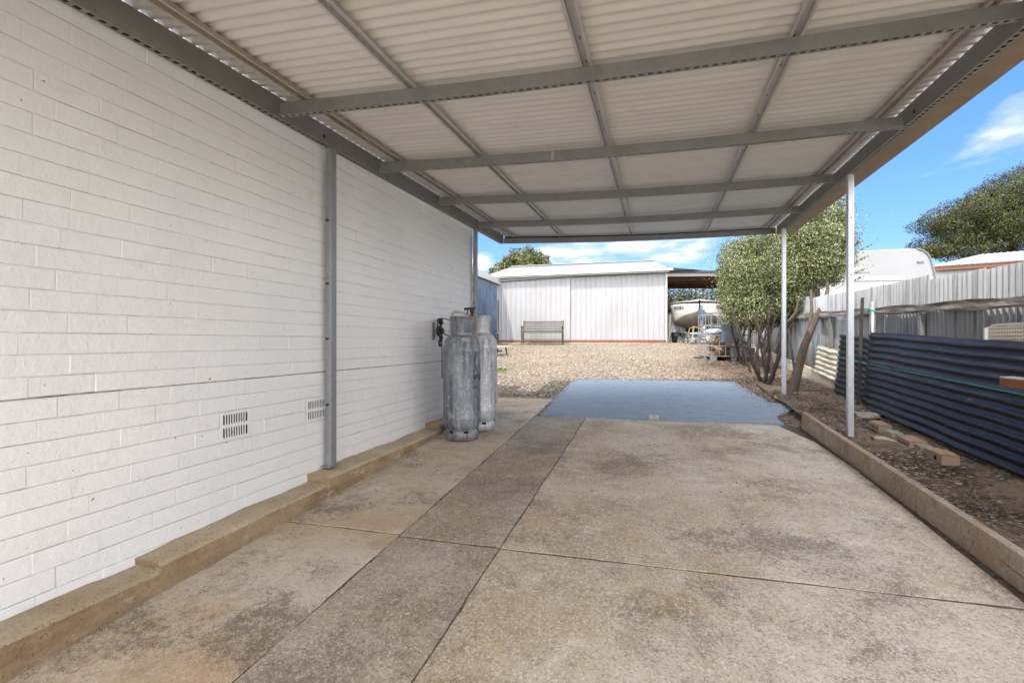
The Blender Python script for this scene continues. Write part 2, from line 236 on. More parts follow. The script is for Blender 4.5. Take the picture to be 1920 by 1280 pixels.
# ------------------------------------------------------------------ mesh helpers
class MB:
    def __init__(s): s.v=[]; s.f=[]; s.mi=[]; s.cur=0
    def add(s,vs,fs):
        o=len(s.v); s.v+= [tuple(x) for x in vs]; s.f+=[tuple(i+o for i in f) for f in fs]; s.mi+=[s.cur]*len(fs)
    def hexa(s,p): # p: 8 pts bottom 4 ccw, top 4 ccw
        s.add(p,[(3,2,1,0),(4,5,6,7),(0,1,5,4),(1,2,6,5),(2,3,7,6),(3,0,4,7)])
    def box(s,a,b): 
        x0,y0,z0=[min(p,q) for p,q in zip(a,b)]; x1,y1,z1=[max(p,q) for p,q in zip(a,b)]
        s.hexa([(x0,y0,z0),(x1,y0,z0),(x1,y1,z0),(x0,y1,z0),(x0,y0,z1),(x1,y0,z1),(x1,y1,z1),(x0,y1,z1)])
    def obox(s,c,ax,ay,az): # centre and half-axis vectors
        c,ax,ay,az=map(Vector,(c,ax,ay,az))
        s.hexa([c-ax-ay-az,c+ax-ay-az,c+ax+ay-az,c-ax+ay-az,c-ax-ay+az,c+ax-ay+az,c+ax+ay+az,c-ax+ay+az])
    def bar(s,p,q,w,h,up=(0,0,1)): # bar p->q, width w, height h
        p,q=Vector(p),Vector(q); d=(q-p); n=d.normalized(); up=Vector(up); sd_=n.cross(up)
        if sd_.length<1e-4: sd_=n.cross(Vector((0,1,0)))
        sd_.normalize(); u=sd_.cross(n).normalized(); s.obox((p+q)/2,d/2,sd_*w/2,u*h/2)
    def tube(s,pts,r,n=8,cap=True,rn=0):
        pts=[Vector(p) for p in pts]; rs=r if hasattr(r,'__len__') else [r]*len(pts); o=len(s.v); prev=None
        for i,p in enumerate(pts):
            t=(pts[min(i+1,len(pts)-1)]-pts[max(i-1,0)]).normalized()
            a=t.cross(Vector((0,0,1))) if prev is None else t.cross(prev.cross(t))
            if a.length<1e-3: a=t.cross(Vector((0,1,0)))
            if prev is not None and a.dot(prev)<0: a=-a
            a.normalize(); prev=a; b=t.cross(a)
            for k in range(n):
                an=2*math.pi*k/n; rr=rs[i]*(1+rn*random.uniform(-1,1)); s.v.append(tuple(p+(a*math.cos(an)+b*math.sin(an))*rr))
        fs=[]
        for i in range(len(pts)-1):
            for k in range(n): fs.append((o+i*n+k,o+i*n+(k+1)%n,o+(i+1)*n+(k+1)%n,o+(i+1)*n+k))
        if cap: fs.append(tuple(o+k for k in range(n))[::-1]); fs.append(tuple(o+(len(pts)-1)*n+k for k in range(n)))
        s.f+=fs; s.mi+=[s.cur]*len(fs)
    def lathe(s,c,prof,n=32,skip=None,cap0=False,cap1=False):
        o=len(s.v); c=Vector(c)
        for r,z in prof:
            for k in range(n): a=2*math.pi*k/n; s.v.append((c.x+r*math.cos(a),c.y+r*math.sin(a),c.z+z))
        for i in range(len(prof)-1):
            for k in range(n):
                if skip and skip(i,k): continue
                s.f.append((o+i*n+k,o+i*n+(k+1)%n,o+(i+1)*n+(k+1)%n,o+(i+1)*n+k)); s.mi.append(s.cur)
        if cap0: s.f.append(tuple(o+k for k in range(n))[::-1]); s.mi.append(s.cur)
        if cap1: s.f.append(tuple(o+(len(prof)-1)*n+k for k in range(n))); s.mi.append(s.cur)
    def grid(s,fn,nu,nv):
        o=len(s.v)
        for i in range(nu+1):
            for j in range(nv+1): s.v.append(tuple(fn(i/nu,j/nv)))
        for i in range(nu):
            for j in range(nv): a=o+i*(nv+1)+j; s.f.append((a,a+nv+1,a+nv+2,a+1)); s.mi.append(s.cur)
    def poly_prism(s,pts,ext): # pts planar loop, extruded by ext
        n=len(pts); e=Vector(ext); P=[Vector(p) for p in pts]; s.add(P+[p+e for p in P],[tuple(range(n))[::-1],tuple(range(n,2*n))]+[(i,(i+1)%n,n+(i+1)%n,n+i) for i in range(n)])
    def blob(s,c,r,sub=1,noise=.15,flat=1.):
        bm=bmesh.new(); bmesh.ops.create_icosphere(bm,subdivisions=sub,radius=1); c=Vector(c)
        rr=r if hasattr(r,'__len__') else (r,r,r); vs=[]
        for v in bm.verts: k=1+random.uniform(-noise,noise); vs.append((c.x+v.co.x*rr[0]*k,c.y+v.co.y*rr[1]*k,c.z+v.co.z*rr[2]*k*flat))
        s.add(vs,[[v.index for v in f.verts] for f in bm.faces]); bm.free()
    def split(s,name,mats,parent=None,**kw):
        # one object for every separate piece
        par=list(range(len(s.v)))
        def fd(a):
            while par[a]!=a: par[a]=par[par[a]]; a=par[a]
            return a
        for f in s.f:
            for i in f[1:]: par[fd(i)]=fd(f[0])
        G={}
        for f in s.f: G.setdefault(fd(f[0]),[]).append(f)
        res=[]
        for k,fs in G.items():
            ids=sorted({i for f in fs for i in f}); mp={j:i for i,j in enumerate(ids)}; m=MB(); m.add([s.v[i] for i in ids],[tuple(mp[i] for i in f) for f in fs]); res.append(m.build(name,mats,parent,**kw))
        return res
    def build(s,name,mats,parent=None,smooth=False,bevel=0,recalc=True,solid=0):
        if not isinstance(mats,(list,tuple)): mats=[mats]
        me=bpy.data.meshes.new(name); off=Vector(parent_loc(parent)) if parent is not None else Vector((0,0,0))
        v=[(x-off.x,y-off.y,z-off.z) for x,y,z in s.v] if parent is not None else s.v
        me.from_pydata(v,[],s.f); 
        for m in mats: me.materials.append(m)
        if len(mats)>1: me.polygons.foreach_set('material_index',s.mi)
        if recalc and len(s.f)<60000:
            bm=bmesh.new(); bm.from_mesh(me); bmesh.ops.recalc_face_normals(bm,faces=bm.faces); bm.to_mesh(me); bm.free()
        if smooth: me.polygons.foreach_set('use_smooth',[True]*len(me.polygons))
        me.update(); o=bpy.data.objects.new(name,me); COL.objects.link(o)
        if parent is not None: o.parent=parent
        if bevel:
            b=o.modifiers.new('bevel','BEVEL'); b.width=bevel; b.segments=2; b.limit_method='ANGLE'
        if solid: q=o.modifiers.new('solid','SOLIDIFY'); q.thickness=solid; q.offset=0
        if smooth=='auto' or smooth==2:
            pass
        return o
def parent_loc(p):
    l=Vector(p.location)
    if p.parent is not None: l+=Vector(parent_loc(p.parent))
    return l
def thing(name,label,cat,loc,group=None):
    o=bpy.data.objects.new(name,None); o.empty_display_size=.1; COL.objects.link(o); o.location=loc; o['label']=label; o['category']=cat
    if group: o['group']=group
    return o
def tag(o,label,cat,group=None):
    o['label']=label; o['category']=cat
    if group: o['group']=group
    return o
def struct(o): o['kind']='structure'; return o
def corr(p0,along,wave,nrm,period,amp,kind='sin',seg=1,start=0,warp=None,per=6):
    """corrugated sheet: p0 corner, 'along' vector runs with the ridges, 'wave' vector across them"""
    p0,along,wave,nrm=map(Vector,(p0,along,wave,nrm)); nrm.normalize(); Lw=wave.length; wv=wave.normalized()
    mb=MB(); xs=[]
    if kind=='sin':
        n=int(Lw/period*per)+1
        for i in range(n+1): d=Lw*i/n; xs.append((d,amp*math.sin(2*math.pi*(d+start)/period)))
    else:
        d=0; 
        while d<Lw-period*.5:
            for k,h in ((0,0),(.12,1),(.20,1),(.32,0),(.62,0),(.64,.18),(.68,.18),(.70,0)): xs.append((d+k*period,h*amp))
            d+=period
        xs.append((min(d,Lw),0))
    def fn(a,b):
        d,h=xs[int(round(b*(len(xs)-1)))]; p=p0+along*a+wv*d+nrm*h
        return warp(p,a,d/Lw) if warp else p
    mb.grid(fn,seg,len(xs)-1); return mb
def text_mesh(txt,size,fn,name,mat,parent,extrude=.0,off=None,bold=0):
    """writing: a text curve turned into a mesh; fn maps the letters' (x,y) to the surface they sit on"""
    c=bpy.data.curves.new('writing','FONT'); c.body=txt; c.size=size; c.offset=bold; c.resolution_u=3
    o=bpy.data.objects.new('writing',c); COL.objects.link(o); dg=bpy.context.evaluated_depsgraph_get(); dg.update()
    me=bpy.data.meshes.new_from_object(o.evaluated_get(dg)); bpy.data.objects.remove(o)
    bm=bmesh.new(); bm.from_mesh(me); bmesh.ops.triangulate(bm,faces=bm.faces)
    L=[list(v.co) for v in bm.verts]; fs=[[v.index for v in f.verts] for f in bm.faces]; bm.free()
    mb=MB(); mb.add([fn(x,y) for x,y,_ in L],fs); return mb.build(name,mat,parent,recalc=False)

# foliage: many small leaf faces through a set of ellipsoid clumps
def leaves(name,blobs,n,size,mats,weights,parent=None,shell=.62,jit=.08,flatten=0.,asp=.55):
    b=np.array([[*c,*r] for c,r in blobs]); vol=(b[:,3]*b[:,4]*b[:,5])**.75; idx=RNG.choice(len(b),n,p=vol/vol.sum())
    d=RNG.normal(size=(n,3)); d/=np.linalg.norm(d,axis=1)[:,None]; rad=shell+(1-shell)*RNG.random(n)**.7+RNG.normal(size=n)*jit
    bump_=1+.09*np.sin(d[:,0]*9+idx)+.07*np.sin(d[:,1]*11+idx*2)+.08*np.sin(d[:,2]*10)
    P=b[idx,:3]+d*b[idx,3:]*(rad*bump_)[:,None]
    nrm=d+RNG.normal(size=(n,3))*.75; nrm[:,2]+=.35; nrm/=np.linalg.norm(nrm,axis=1)[:,None]
    t=np.cross(nrm,RNG.normal(size=(n,3))); t/=np.linalg.norm(t,axis=1)[:,None]; s_=np.cross(nrm,t)
    L=(size*(.6+.8*RNG.random(n)))[:,None]; W=L*asp
    V=np.stack([P-t*L,P-s_*W*.9,P+t*L,P+s_*W*.9],1).reshape(-1,3)
    if parent is not None: V=V-np.array(parent_loc(parent))
    me=bpy.data.meshes.new(name); me.vertices.add(4*n); me.vertices.foreach_set('co',V.astype('f').ravel())
    me.loops.add(4*n); me.loops.foreach_set('vertex_index',np.arange(4*n,dtype='i')); me.polygons.add(n)
    me.polygons.foreach_set('loop_start',np.arange(0,4*n,4,dtype='i')); me.polygons.foreach_set('loop_total',np.full(n,4,dtype='i'))
    for m in mats: me.materials.append(m)
    wts=np.array(weights,float); me.polygons.foreach_set('material_index',RNG.choice(len(mats),n,p=wts/wts.sum()).astype('i'))
    me.update(calc_edges=True); o=bpy.data.objects.new(name,me); COL.objects.link(o)
    if parent is not None: o.parent=parent
    return o
def stones(name,n,fx,size,mats,zoff=0):
    base=np.array([(1,0,0),(-1,0,0),(0,1,0),(0,-1,0),(0,0,1),(0,0,-1)],float); tri=np.array([(0,2,4),(2,1,4),(1,3,4),(3,0,4),(2,0,5),(1,2,5),(3,1,5),(0,3,5)])
    P=fx(n); n=len(P); a=RNG.random(n)*6.28; sz=size*(.45+.9*RNG.random(n)**2)
    V=base[None]*np.stack([np.ones(n),.65+.3*RNG.random(n),.4+.25*RNG.random(n)],1)[:,None,:]*sz[:,None,None]; V*=(1+RNG.normal(size=(n,6,1))*.18)
    ca,sa=np.cos(a)[:,None],np.sin(a)[:,None]; X=V[:,:,0]*ca-V[:,:,1]*sa; Y=V[:,:,0]*sa+V[:,:,1]*ca
    tl=RNG.normal(size=(n,1))*.4; V=np.stack([X,Y,V[:,:,2]+X*tl],2)+P[:,None,:]; V[:,:,2]+=sz[:,None]*.25+zoff
    Fa=(tri[None]+6*np.arange(n)[:,None,None]).reshape(-1,3)
    me=bpy.data.meshes.new(name); me.vertices.add(6*n); me.vertices.foreach_set('co',V.astype('f').ravel()); me.loops.add(len(Fa)*3); me.loops.foreach_set('vertex_index',Fa.astype('i').ravel())
    me.polygons.add(len(Fa)); me.polygons.foreach_set('loop_start',np.arange(0,len(Fa)*3,3,dtype='i')); me.polygons.foreach_set('loop_total',np.full(len(Fa),3,dtype='i'))
    for m in mats: me.materials.append(m)
    me.polygons.foreach_set('material_index',np.repeat(RNG.integers(0,len(mats),n),8).astype('i')); me.update(calc_edges=True)
    o=bpy.data.objects.new(name,me); COL.objects.link(o); o['kind']='stuff'; return o

# ================================================================== GROUND
def ground():
    mb=MB(); ys=[-400,-8,-4,0,4,8,12,16,19.2,24,40,100,500]; xs=[-400,-60,-20,-8,-2.4,1.5,3,10,30,80,400]
    o=len(mb.v)
    for y in ys:
        for x in xs: mb.v.append((x,y,gz(y)-.07))
    for i in range(len(ys)-1):
        for j in range(len(xs)-1): a=o+i*len(xs)+j; mb.f.append((a,a+1,a+len(xs)+1,a+len(xs))); mb.mi.append(0)
    struct(mb.build('ground',MT['ground'],recalc=False))
    # gravel yard
    def fn(a,b):
        x=-9.5+12.0*a; y=5.6+16.6*b; return (x,y,gz(y)-.004+ (.012*math.sin(x*2.1+y)+.01*math.sin(y*3.3-x*1.7) if y>9.6 else 0)-(.008 if y<9.4 else 0))
    mb=MB(); mb.grid(fn,60,80); o=struct(mb.build('gravel_yard',MT['gravel'],smooth=True,recalc=False))
    # earth strip between kerb and fence
    def fn(a,b):
        x=1.53+1.2*a; y=-4+13.4*b; fade=min(1,max(0,(9.2-y)/2.2)); return (x,y,gz(y)+.006+(.035+.02*math.sin(x*5+y*2)+.014*math.sin(y*4.3-x*7)+.05*max(0,a-.55))*fade)
    mb=MB(); mb.grid(fn,24,160); struct(mb.build('dirt_strip',MT['dirt'],smooth=True,recalc=False))
    # driveway slabs
    yj=2.615; G=.0045; GY=.0085
    def poly(mb,P,dz=0):
        Q=[]
        for i,(x,y) in enumerate(P):
            x2,y2=P[(i+1)%len(P)]; L_=math.hypot(x2-x,y2-y); k=max(1,int(L_/.045)); nx,ny=(y2-y)/L_,-(x2-x)/L_; wv=random.random()*6
            for j in range(k):
                d=(random.gauss(0,.0012)-(.006 if random.random()<.03 else 0)+.0022*math.sin(j*.31+wv)) if j else 0
                Q.append((x+(x2-x)*j/k+nx*d,y+(y2-y)*j/k+ny*d))
        n=len(Q); mb.add([(x,y,gz(y)-.08) for x,y in Q]+[(x,y,gz(y)+dz) for x,y in Q],[tuple(range(n))[::-1],tuple(range(n,2*n))]+[(i,(i+1)%n,n+(i+1)%n,n+i) for i in range(n)])
    def slab(mb,x0,x1,y0,y1,dz=0,ny=8):
        poly(mb,[(x0,y0),(x1,y0),(x1,y1),(x0,y1)],dz)
    mb=MB(); 
    mb.cur=2
    for y0,y1 in ((-7.9,-2.5),(-2.5+2*G,yj+.03),(yj+.03+2*GY,6.13),(6.155,7.17)): slab(mb,-2.33,-1.42-G,y0,y1,.002)
    mb.cur=1
    for y0,y1 in ((-7.9,-2.5),(-2.5+2*G,yj+.01),(yj+.01+2*GY,6.0)): slab(mb,-1.42+G,-.815-G,y0,y1,-.001)
    mb.cur=0
    for y0,y1 in ((-7.9,-2.5),(-2.5+2*G,yj)): slab(mb,-.815+G,1.50,y0,y1,0)
    x0,x1,y0,y1=-.815+G,1.44,yj+2*GY,6.03
    P=[(x0,y0),(1.485,y0),(1.465,4.6),(1.40,5.35),(1.22,6.03),(x0,y1)]
    poly(mb,P,0)
    o=struct(mb.build('driveway',[MT['slabA'],MT['slabB'],MT['slabC']],bevel=.003))
    mb=MB(); mb.grid(lambda a,b:(-2.33+3.9*a,-7.9+13.9*b,gz(-7.9+13.9*b)-.0035),2,30); struct(mb.build('joint_bed',MT['joint'],recalc=False))
    # worn blue-grey surface at the end of the slab
    P=[(-1.355,6.0),(-.864,6.005),(-.023,5.985),(.6,6.02),(1.298,6.07),(1.285,6.25),(1.32,6.5),(1.40,6.64),(1.47,6.77),(1.58,6.95),(1.624,7.07),(1.60,7.25),(1.50,7.34),(1.385,7.42),(1.39,7.7),(1.35,7.95),(1.34,8.4),(1.27,8.7),(1.25,9.34),(.6,9.36),(-.036,9.34),(-.8,9.27),(-1.40,9.2),(-1.44,8.8),(-1.45,8.35),(-1.42,7.2)]
    Q=[]
    for i,(x,y) in enumerate(P):
        x2,y2=P[(i+1)%len(P)]; k=max(1,int(math.hypot(x2-x,y2-y)/.12))
        for j in range(k): Q.append((x+(x2-x)*j/k+random.uniform(-1,1)*.012*(j>0),y+(y2-y)*j/k+random.uniform(-1,1)*.012*(j>0)))
    mb=MB(); n=len(Q); mb.add([(x,y,gz(y)-.03) for x,y in Q]+[(x,y,gz(y)+.008) for x,y in Q],[tuple(range(n,2*n))]+[(i,(i+1)%n,n+(i+1)%n,n+i) for i in range(n)])
    struct(mb.build('blue_paving',MT['mat'],recalc=True))
    # loose stones
    def f1(n):
        y=7.4+(RNG.random(n)**1.6)*12; x=-5.5+RNG.random(n)*7.8; P=np.stack([x,y,-1.27+.063*y],1)
        inm=(x>-1.5)&(x<1.42)&(y<9.5); ins=(x<-1.3)&(y<7.25); pt=(x>1.3)&(y<8.6); return P[~(inm|ins|pt)]
    stones('gravel',15000,f1,.016,[simple('pebble_a',(.30,.235,.16),(.2,.145,.095),30),simple('pebble_b',(.42,.36,.28),(.54,.49,.42),30),simple('pebble_c',(.18,.13,.09),(.12,.09,.065),30)])
    def f2(n):
        y=-0.5+RNG.random(n)*10.5; x=1.58+RNG.random(n)**1.3*1.0; k=(np.sin(x*4.1+y*1.9)+np.sin(y*3.1-x*2)>-.5)|(RNG.random(n)<.25)
        P=np.stack([x,y,-1.27+.063*y+.035],1); return P[k]
    stones('pebbles',4500,f2,.011,[simple('pebble_d',(.22,.16,.11),(.13,.1,.075),30),simple('pebble_e',(.27,.24,.20),(.19,.165,.13),30),simple('pebble_f',(.08,.06,.045),(.12,.09,.065),30)])
    def f3(n):
        i=RNG.integers(0,len(Q),n); P=np.array(Q)[i]+RNG.normal(size=(n,2))*np.array([.035,.035]); P=P[(P[:,1]>6.2)]; return np.stack([P[:,0],P[:,1],-1.27+.063*P[:,1]+.008],1)
    stones('spilled_gravel',900,f3,.010,[simple('pebble_g',(.36,.29,.21),(.22,.17,.12),30),simple('pebble_h',(.16,.12,.09),(.10,.08,.06),30)])
    # leaf litter under shrubs
    me=leaves('leaf_litter',[((1.75,8.3,gz(8.3)+.02),(.75,1.6,.035)),((1.45,10.5,gz(10.5)+.0),(.9,1.8,.05)),((1.9,7.0,gz(7)+.04),(.45,1.2,.03)),((2.05,5.2,gz(5.2)+.04),(.42,1.9,.03)),((1.2,12.,gz(12)+.0),(1.,1.6,.06))],12000,.018,[MT['lf5'],MT['bark2'],MT['wood_pale'],MT['bark']],[4,3,1,3],shell=0)
    # follow the slope
    for v in me.data.vertices: 
        v.co.z=gz(v.co.y)+.015+abs(v.co.z-gz(v.co.y))*.06+(.03 if v.co.x>1.53 and v.co.y<8 else 0)
    me['kind']='stuff'
    me=leaves('fallen_leaves',[((.3,4.5,0),(1.3,2.6,.01)),((-1.9,4.3,0),(.3,2.4,.01)),((1.1,4.4,0),(.35,1.6,.01)),((.2,7.6,0),(1.2,1.2,.01))],110,.011,[MT['lf5'],MT['bark2'],MT['wood_pale']],[4,3,1],shell=0)
    k=0
    for v in me.data.vertices: v.co.z=gz(v.co.y)+.0105+.004*(k%4==1); k+=1
    me['kind']='stuff'
ground()

# ================================================================== HOUSE WALL
def house():
    h=thing('brick_house','long house wall of white painted brick down the left side of the driveway','house',(-2.36,0,gz(0)))
    X=-2.36; mb=MB(); zc=-.225; ch=.0862; bl=.25; y_end=6.40; top=1.53; y0=-6
    vents=[(2.31,2.53,-.558,-.402),(3.04,3.262,-.56,-.408)]
    r=-11
    z=zc+ch*r
    while z<top:
        off=(0 if r%2 else .125)+.03*math.sin(r*2.3)+1.532; y=off-bl*math.ceil((off-y0)/bl)
        while y<y_end:
            a=max(y+.0005,y0); b=min(y+bl+.001+random.uniform(-.0025,.002),y_end)
            z0=z+(.0022 if r!=0 else .006)+random.uniform(-.0012,.0012); z1=z+ch-.0012+random.uniform(-.001,.001); dx=random.uniform(-.0022,.0025)+(.004 if r<0 else 0)
            if b-a>.03:
                t=.0045; sk=random.uniform(-.0015,.0015)
                e1,e2=random.choice((.0003,.0008,.0014,.0026)),random.choice((.0003,.0008,.0014,.0026))
                v=[(X-.02,a,z0),(X-.02,b,z0),(X-.02,b,z1),(X-.02,a,z1),(X+dx-e1,a,z0),(X+dx-e2+sk,b,z0),(X+dx-e2+sk,b,z1),(X+dx-e1,a,z1),
                   (X+dx,a+t,z0+t*.6),(X+dx+sk,b-t,z0+t*.6),(X+dx+sk,b-t,z1-t),(X+dx,a+t,z1-t)]
                mb.add(v,[(8,9,10,11),(4,5,9,8),(5,6,10,9),(6,7,11,10),(7,4,8,11),(0,1,5,4),(1,2,6,5),(2,3,7,6),(3,0,4,7)])
            y+=bl
        r+=1; z=zc+ch*r
    mb.build('brickwork',MT['brick'],h,recalc=False)
    mb=MB(); mb.box((X-.24,y0,-1.9),(X-.007,y_end-.004,top-.005)); mb.box((-9,y_end-.25,-1.2),(X-.25,y_end-.006,top-.006)); mb.build('wall',MT['mortar'],h)
    # second skin paint on the mortar: perpends read as painted joints
    mb=MB(); mb.box((X-.0068,y0,-1.5),(X-.0042,y_end-.003,top-.008)); mb.build('painted_joint',simple('painted_joint',(.50,.46,.41),(.66,.63,.59),14,.8),h)
    mb=MB(); y=y0
    while y<y_end-.06:
        h_=random.uniform(.003,.0065); zz=zc+.0035+random.uniform(-.0008,.0008); mb.box((X-.0043,y,zz-h_/2),(X-.0008,y+.05,zz+h_/2)); y+=.05
    mb.build('damp_course',simple('damp_course_grit',(.16,.10,.06),(.38,.31,.24),30,.9),h)
    for (a,b,z0,z1) in vents:
        mb=MB(); x0=X+.0085; x1=X+.012; rows=[(z0+.012,(z0+z1)/2-.008),((z0+z1)/2+.008,z1-.012)]
        mb.box((x0,a,z0),(x1,b,rows[0][0])); mb.box((x0,a,rows[0][1]),(x1,b,rows[1][0])); mb.box((x0,a,rows[1][1]),(x1,b,z1))
        n=10; m=.02
        for (r0,r1) in rows:
            mb.box((x0,a,r0),(x1,a+m,r1)); mb.box((x0,b-m,r0),(x1,b,r1)); w_=(b-a-2*m); p=w_/n
            for k in range(n-1): c=a+m+p*(k+1); mb.box((x0,c-p*.2,r0),(x1-.001,c+p*.2,r1))
            # rounded slot ends
            for k in range(n):
                c0=a+m+p*k
                mb.box((x0,c0+p*.2,r0),(x1-.001,c0+p*.34,r0+.006)); mb.box((x0,c0+p*.66,r1-.006),(x1-.001,c0+p*.8,r1))
        v=mb.build('air_vent',MT['brick'],h); mb=MB(); mb.box((X+.0076,a+.002,z0+.002),(X+.0084,b-.002,z1-.002)); mb.build('vent_recess',MT['glass_dark'],v)
    # unseen house roof above and behind the carport, added to block sun
    mb=MB(); mb.hexa([(-2.75,-6.3,1.70),(-2.75,6.7,1.70),(-2.75,6.7,1.78),(-2.75,-6.3,1.78),(-6.5,-6.3,3.0),(-6.5,6.7,3.0),(-6.5,6.7,3.08),(-6.5,-6.3,3.08)])
    mb.hexa([(-6.5,-6.3,3.0),(-6.5,6.7,3.0),(-6.5,6.7,3.08),(-6.5,-6.3,3.08),(-10.3,-6.3,1.7),(-10.3,6.7,1.7),(-10.3,6.7,1.78),(-10.3,-6.3,1.78)]); mb.build('roof',MT['shed_roof'],h)
    # footing: stepped rough concrete
    segs=[(-6,1.83,-1.083,-2.195),(1.83,3.06,-1.01,-2.19),(3.06,4.95,-.925,-2.17),(4.95,6.36,-.865,-2.2)]
    mb=MB()
    for i,(a,b,zt,xo) in enumerate(segs):
        n=int((b-a)/.05); prof=[(X-.05,0),(X+.02,.004),(xo-.045,.0),(xo-.016,-.006),(xo-.004,-.02),(xo+.004,-.06),(xo+.006,-.6)]
        sl=.03/1.2 if i in(1,) else .005
        def fn(p,q,a=a,b=b,zt=zt,prof=prof,sl=sl):
            k=int(round(q*(len(prof)-1))); y=a+(b-a)*p; x,dz=prof[k]; nn=math.sin(y*5.3+1)*.005+math.sin(y*13)*.003+math.sin(y*29+x*30)*.002+random.uniform(-.0018,.0018)
            end=.0
            return (x+nn*(k>1),y,max(zt+sl*(y-a)+dz+nn*.8,-1.75))
        o=len(mb.v); i0=len(mb.f); mb.grid(fn,n,len(prof)-1)
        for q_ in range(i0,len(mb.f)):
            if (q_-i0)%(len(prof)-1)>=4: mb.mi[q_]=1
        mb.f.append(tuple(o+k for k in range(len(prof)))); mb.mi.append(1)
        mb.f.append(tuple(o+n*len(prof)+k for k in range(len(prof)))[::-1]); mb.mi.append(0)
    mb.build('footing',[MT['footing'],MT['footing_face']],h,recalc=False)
house()

# ================================================================== CARPORT
def carport():
    c=thing('carport','galvanised steel carport with corrugated roof sheeting covering the driveway','carport',(0,3,gz(3)))
    XL,XR=-2.28,1.70
    zL=lambda y:1.409+.0195*(y-2.68)
    zR=lambda y:1.548+.0115*(y-3.05)
    YR=lambda y:3.045+(y-2.68)*1.121
    def P(a,y,dz=0,dy=0): # a 0..1 across, y on the left line
        yy=y+(YR(y)-y)*a; z=zL(y)*(1-a)+zR(YR(y))*a-.032*math.sin(math.pi*min(1,max(0,a))); return Vector((XL+(XR-XL)*a,yy+dy,z+dz))
    beams=[(2.681,3.045),(3.865,4.30),(5.086,5.784),(6.355,7.016),(7.51,8.458),(1.45,1.66),(.2,.3),(-.95,-1.05)]
    H=.078
    def cross(yl,yr,zl,zr,last=False):
        mb=MB(); n=24; nslot=int(4.0/.048)
        def Q(a,dy=0,dz=0): return Vector((XL+.012+(XR-XL-.024)*a,yl+(yr-yl)*a+dy,zl+(zr-zl)*a-.032*math.sin(math.pi*a)+dz))
        t=.0025
        for i in range(n):
            a,b=i/n,(i+1)/n
            mb.hexa([Q(a,0,0),Q(b,0,0),Q(b,t,0),Q(a,t,0),Q(a,0,H),Q(b,0,H),Q(b,t,H),Q(a,t,H)])
            mb.hexa([Q(a,t,H-t),Q(b,t,H-t),Q(b,.04,H-t),Q(a,.04,H-t),Q(a,t,H),Q(b,t,H),Q(b,.04,H),Q(a,.04,H)])
            for d0,d1 in ((t,.009),(.029,.04)): mb.hexa([Q(a,d0,0),Q(b,d0,0),Q(b,d1,0),Q(a,d1,0),Q(a,d0,t),Q(b,d0,t),Q(b,d1,t),Q(a,d1,t)])
            mb.hexa([Q(a,.038,t),Q(b,.038,t),Q(b,.04,t),Q(a,.04,t),Q(a,.038,.018),Q(b,.038,.018),Q(b,.04,.018),Q(a,.04,.018)])
        for k in range(nslot):
            a=(k+.0)/nslot; b=(k+.46)/nslot; mb.hexa([Q(a,.009,0),Q(b,.009,0),Q(b,.029,0),Q(a,.029,0),Q(a,.009,t),Q(b,.009,t),Q(b,.029,t),Q(a,.029,t)])
        return mb.build('cross_beam',MT['galv'],c,recalc=False)
    for i,(yl,yr) in enumerate(beams):
        zr={3.045:1.562,4.30:1.512,5.784:1.588,7.016:1.578,8.458:1.612}.get(yr,1.55); zl={2.681:1.406,3.865:1.433,5.086:1.466,6.355:1.492,7.51:1.497}.get(yl,zL(yl))
        zr=zr*.6+zR(yr)*.4
        b=cross(yl,yr,zl,zr)
        if i in (1,3,4):  # splice plates on the web
            a={1:.37,3:.86,4:.45}[i]; mb=MB(); q=Vector((XL+(XR-XL)*a,yl+(yr-yl)*a-.003,zl+(zr-zl)*a-.032*math.sin(math.pi*a)))
            mb.obox(q+Vector((0,0,H/2)),(.012 if i==1 else .09,0,0),(0,.0012,0),(0,0,H/2-.002)); mb.build('splice_plate',MT['galvr' if i==1 else 'galv'],b)
    # side beams: web towards the drive, slotted flange below turned away
    def side(sx,X,zf,y0,y1,name):
        mb=MB(); t=.0025; n=20; L_=y1-y0; ns=int(L_/.05)
        def Q(a,dx=0,dz=0): y=y0+L_*a; return Vector((X+dx*sx,y,zf(y)-.012+dz))
        for i in range(n):
            a,b=i/n,(i+1)/n
            HH=H+.050; mb.hexa([Q(a,0),Q(b,0),Q(b,t),Q(a,t),Q(a,0,HH),Q(b,0,HH),Q(b,t,HH),Q(a,t,HH)]); mb.hexa([Q(a,.046),Q(b,.046),Q(b,.048),Q(a,.048),Q(a,.046,H),Q(b,.046,H),Q(b,.048,H),Q(a,.048,H)])
            mb.hexa([Q(a,t,H+.01),Q(b,t,H+.01),Q(b,.045,H+.01),Q(a,.045,H+.01),Q(a,t,H+.012),Q(b,t,H+.012),Q(b,.045,H+.012),Q(a,.045,H+.012)])
            for d0,d1 in ((t,.012),(.035,.048)): mb.hexa([Q(a,d0),Q(b,d0),Q(b,d1),Q(a,d1),Q(a,d0,t),Q(b,d0,t),Q(b,d1,t),Q(a,d1,t)])
        for k in range(ns):
            a=k/ns; b=(k+.42)/ns; mb.hexa([Q(a,.012),Q(b,.012),Q(b,.035),Q(a,.035),Q(a,.012,t),Q(b,.012,t),Q(b,.035,t),Q(a,.035,t)])
        o=mb.build('side_beam',MT['galvd'],c,recalc=False)
        mb=MB()
        for y in ((1.55,3.14) if sx<0 else (4.2,7.6)):
            mb.obox(Vector((X-.0015*sx,y,zf(y)+.035)),(.001,0,0),(0,.011,0),(0,0,.011))
        mb.split('bolt_hole',MT['glass_dark'],o); return o
    side(-1,XL,zL,-1.2,7.54,'l'); side(1,XR+.012,zR,-1.3,8.50,'r')
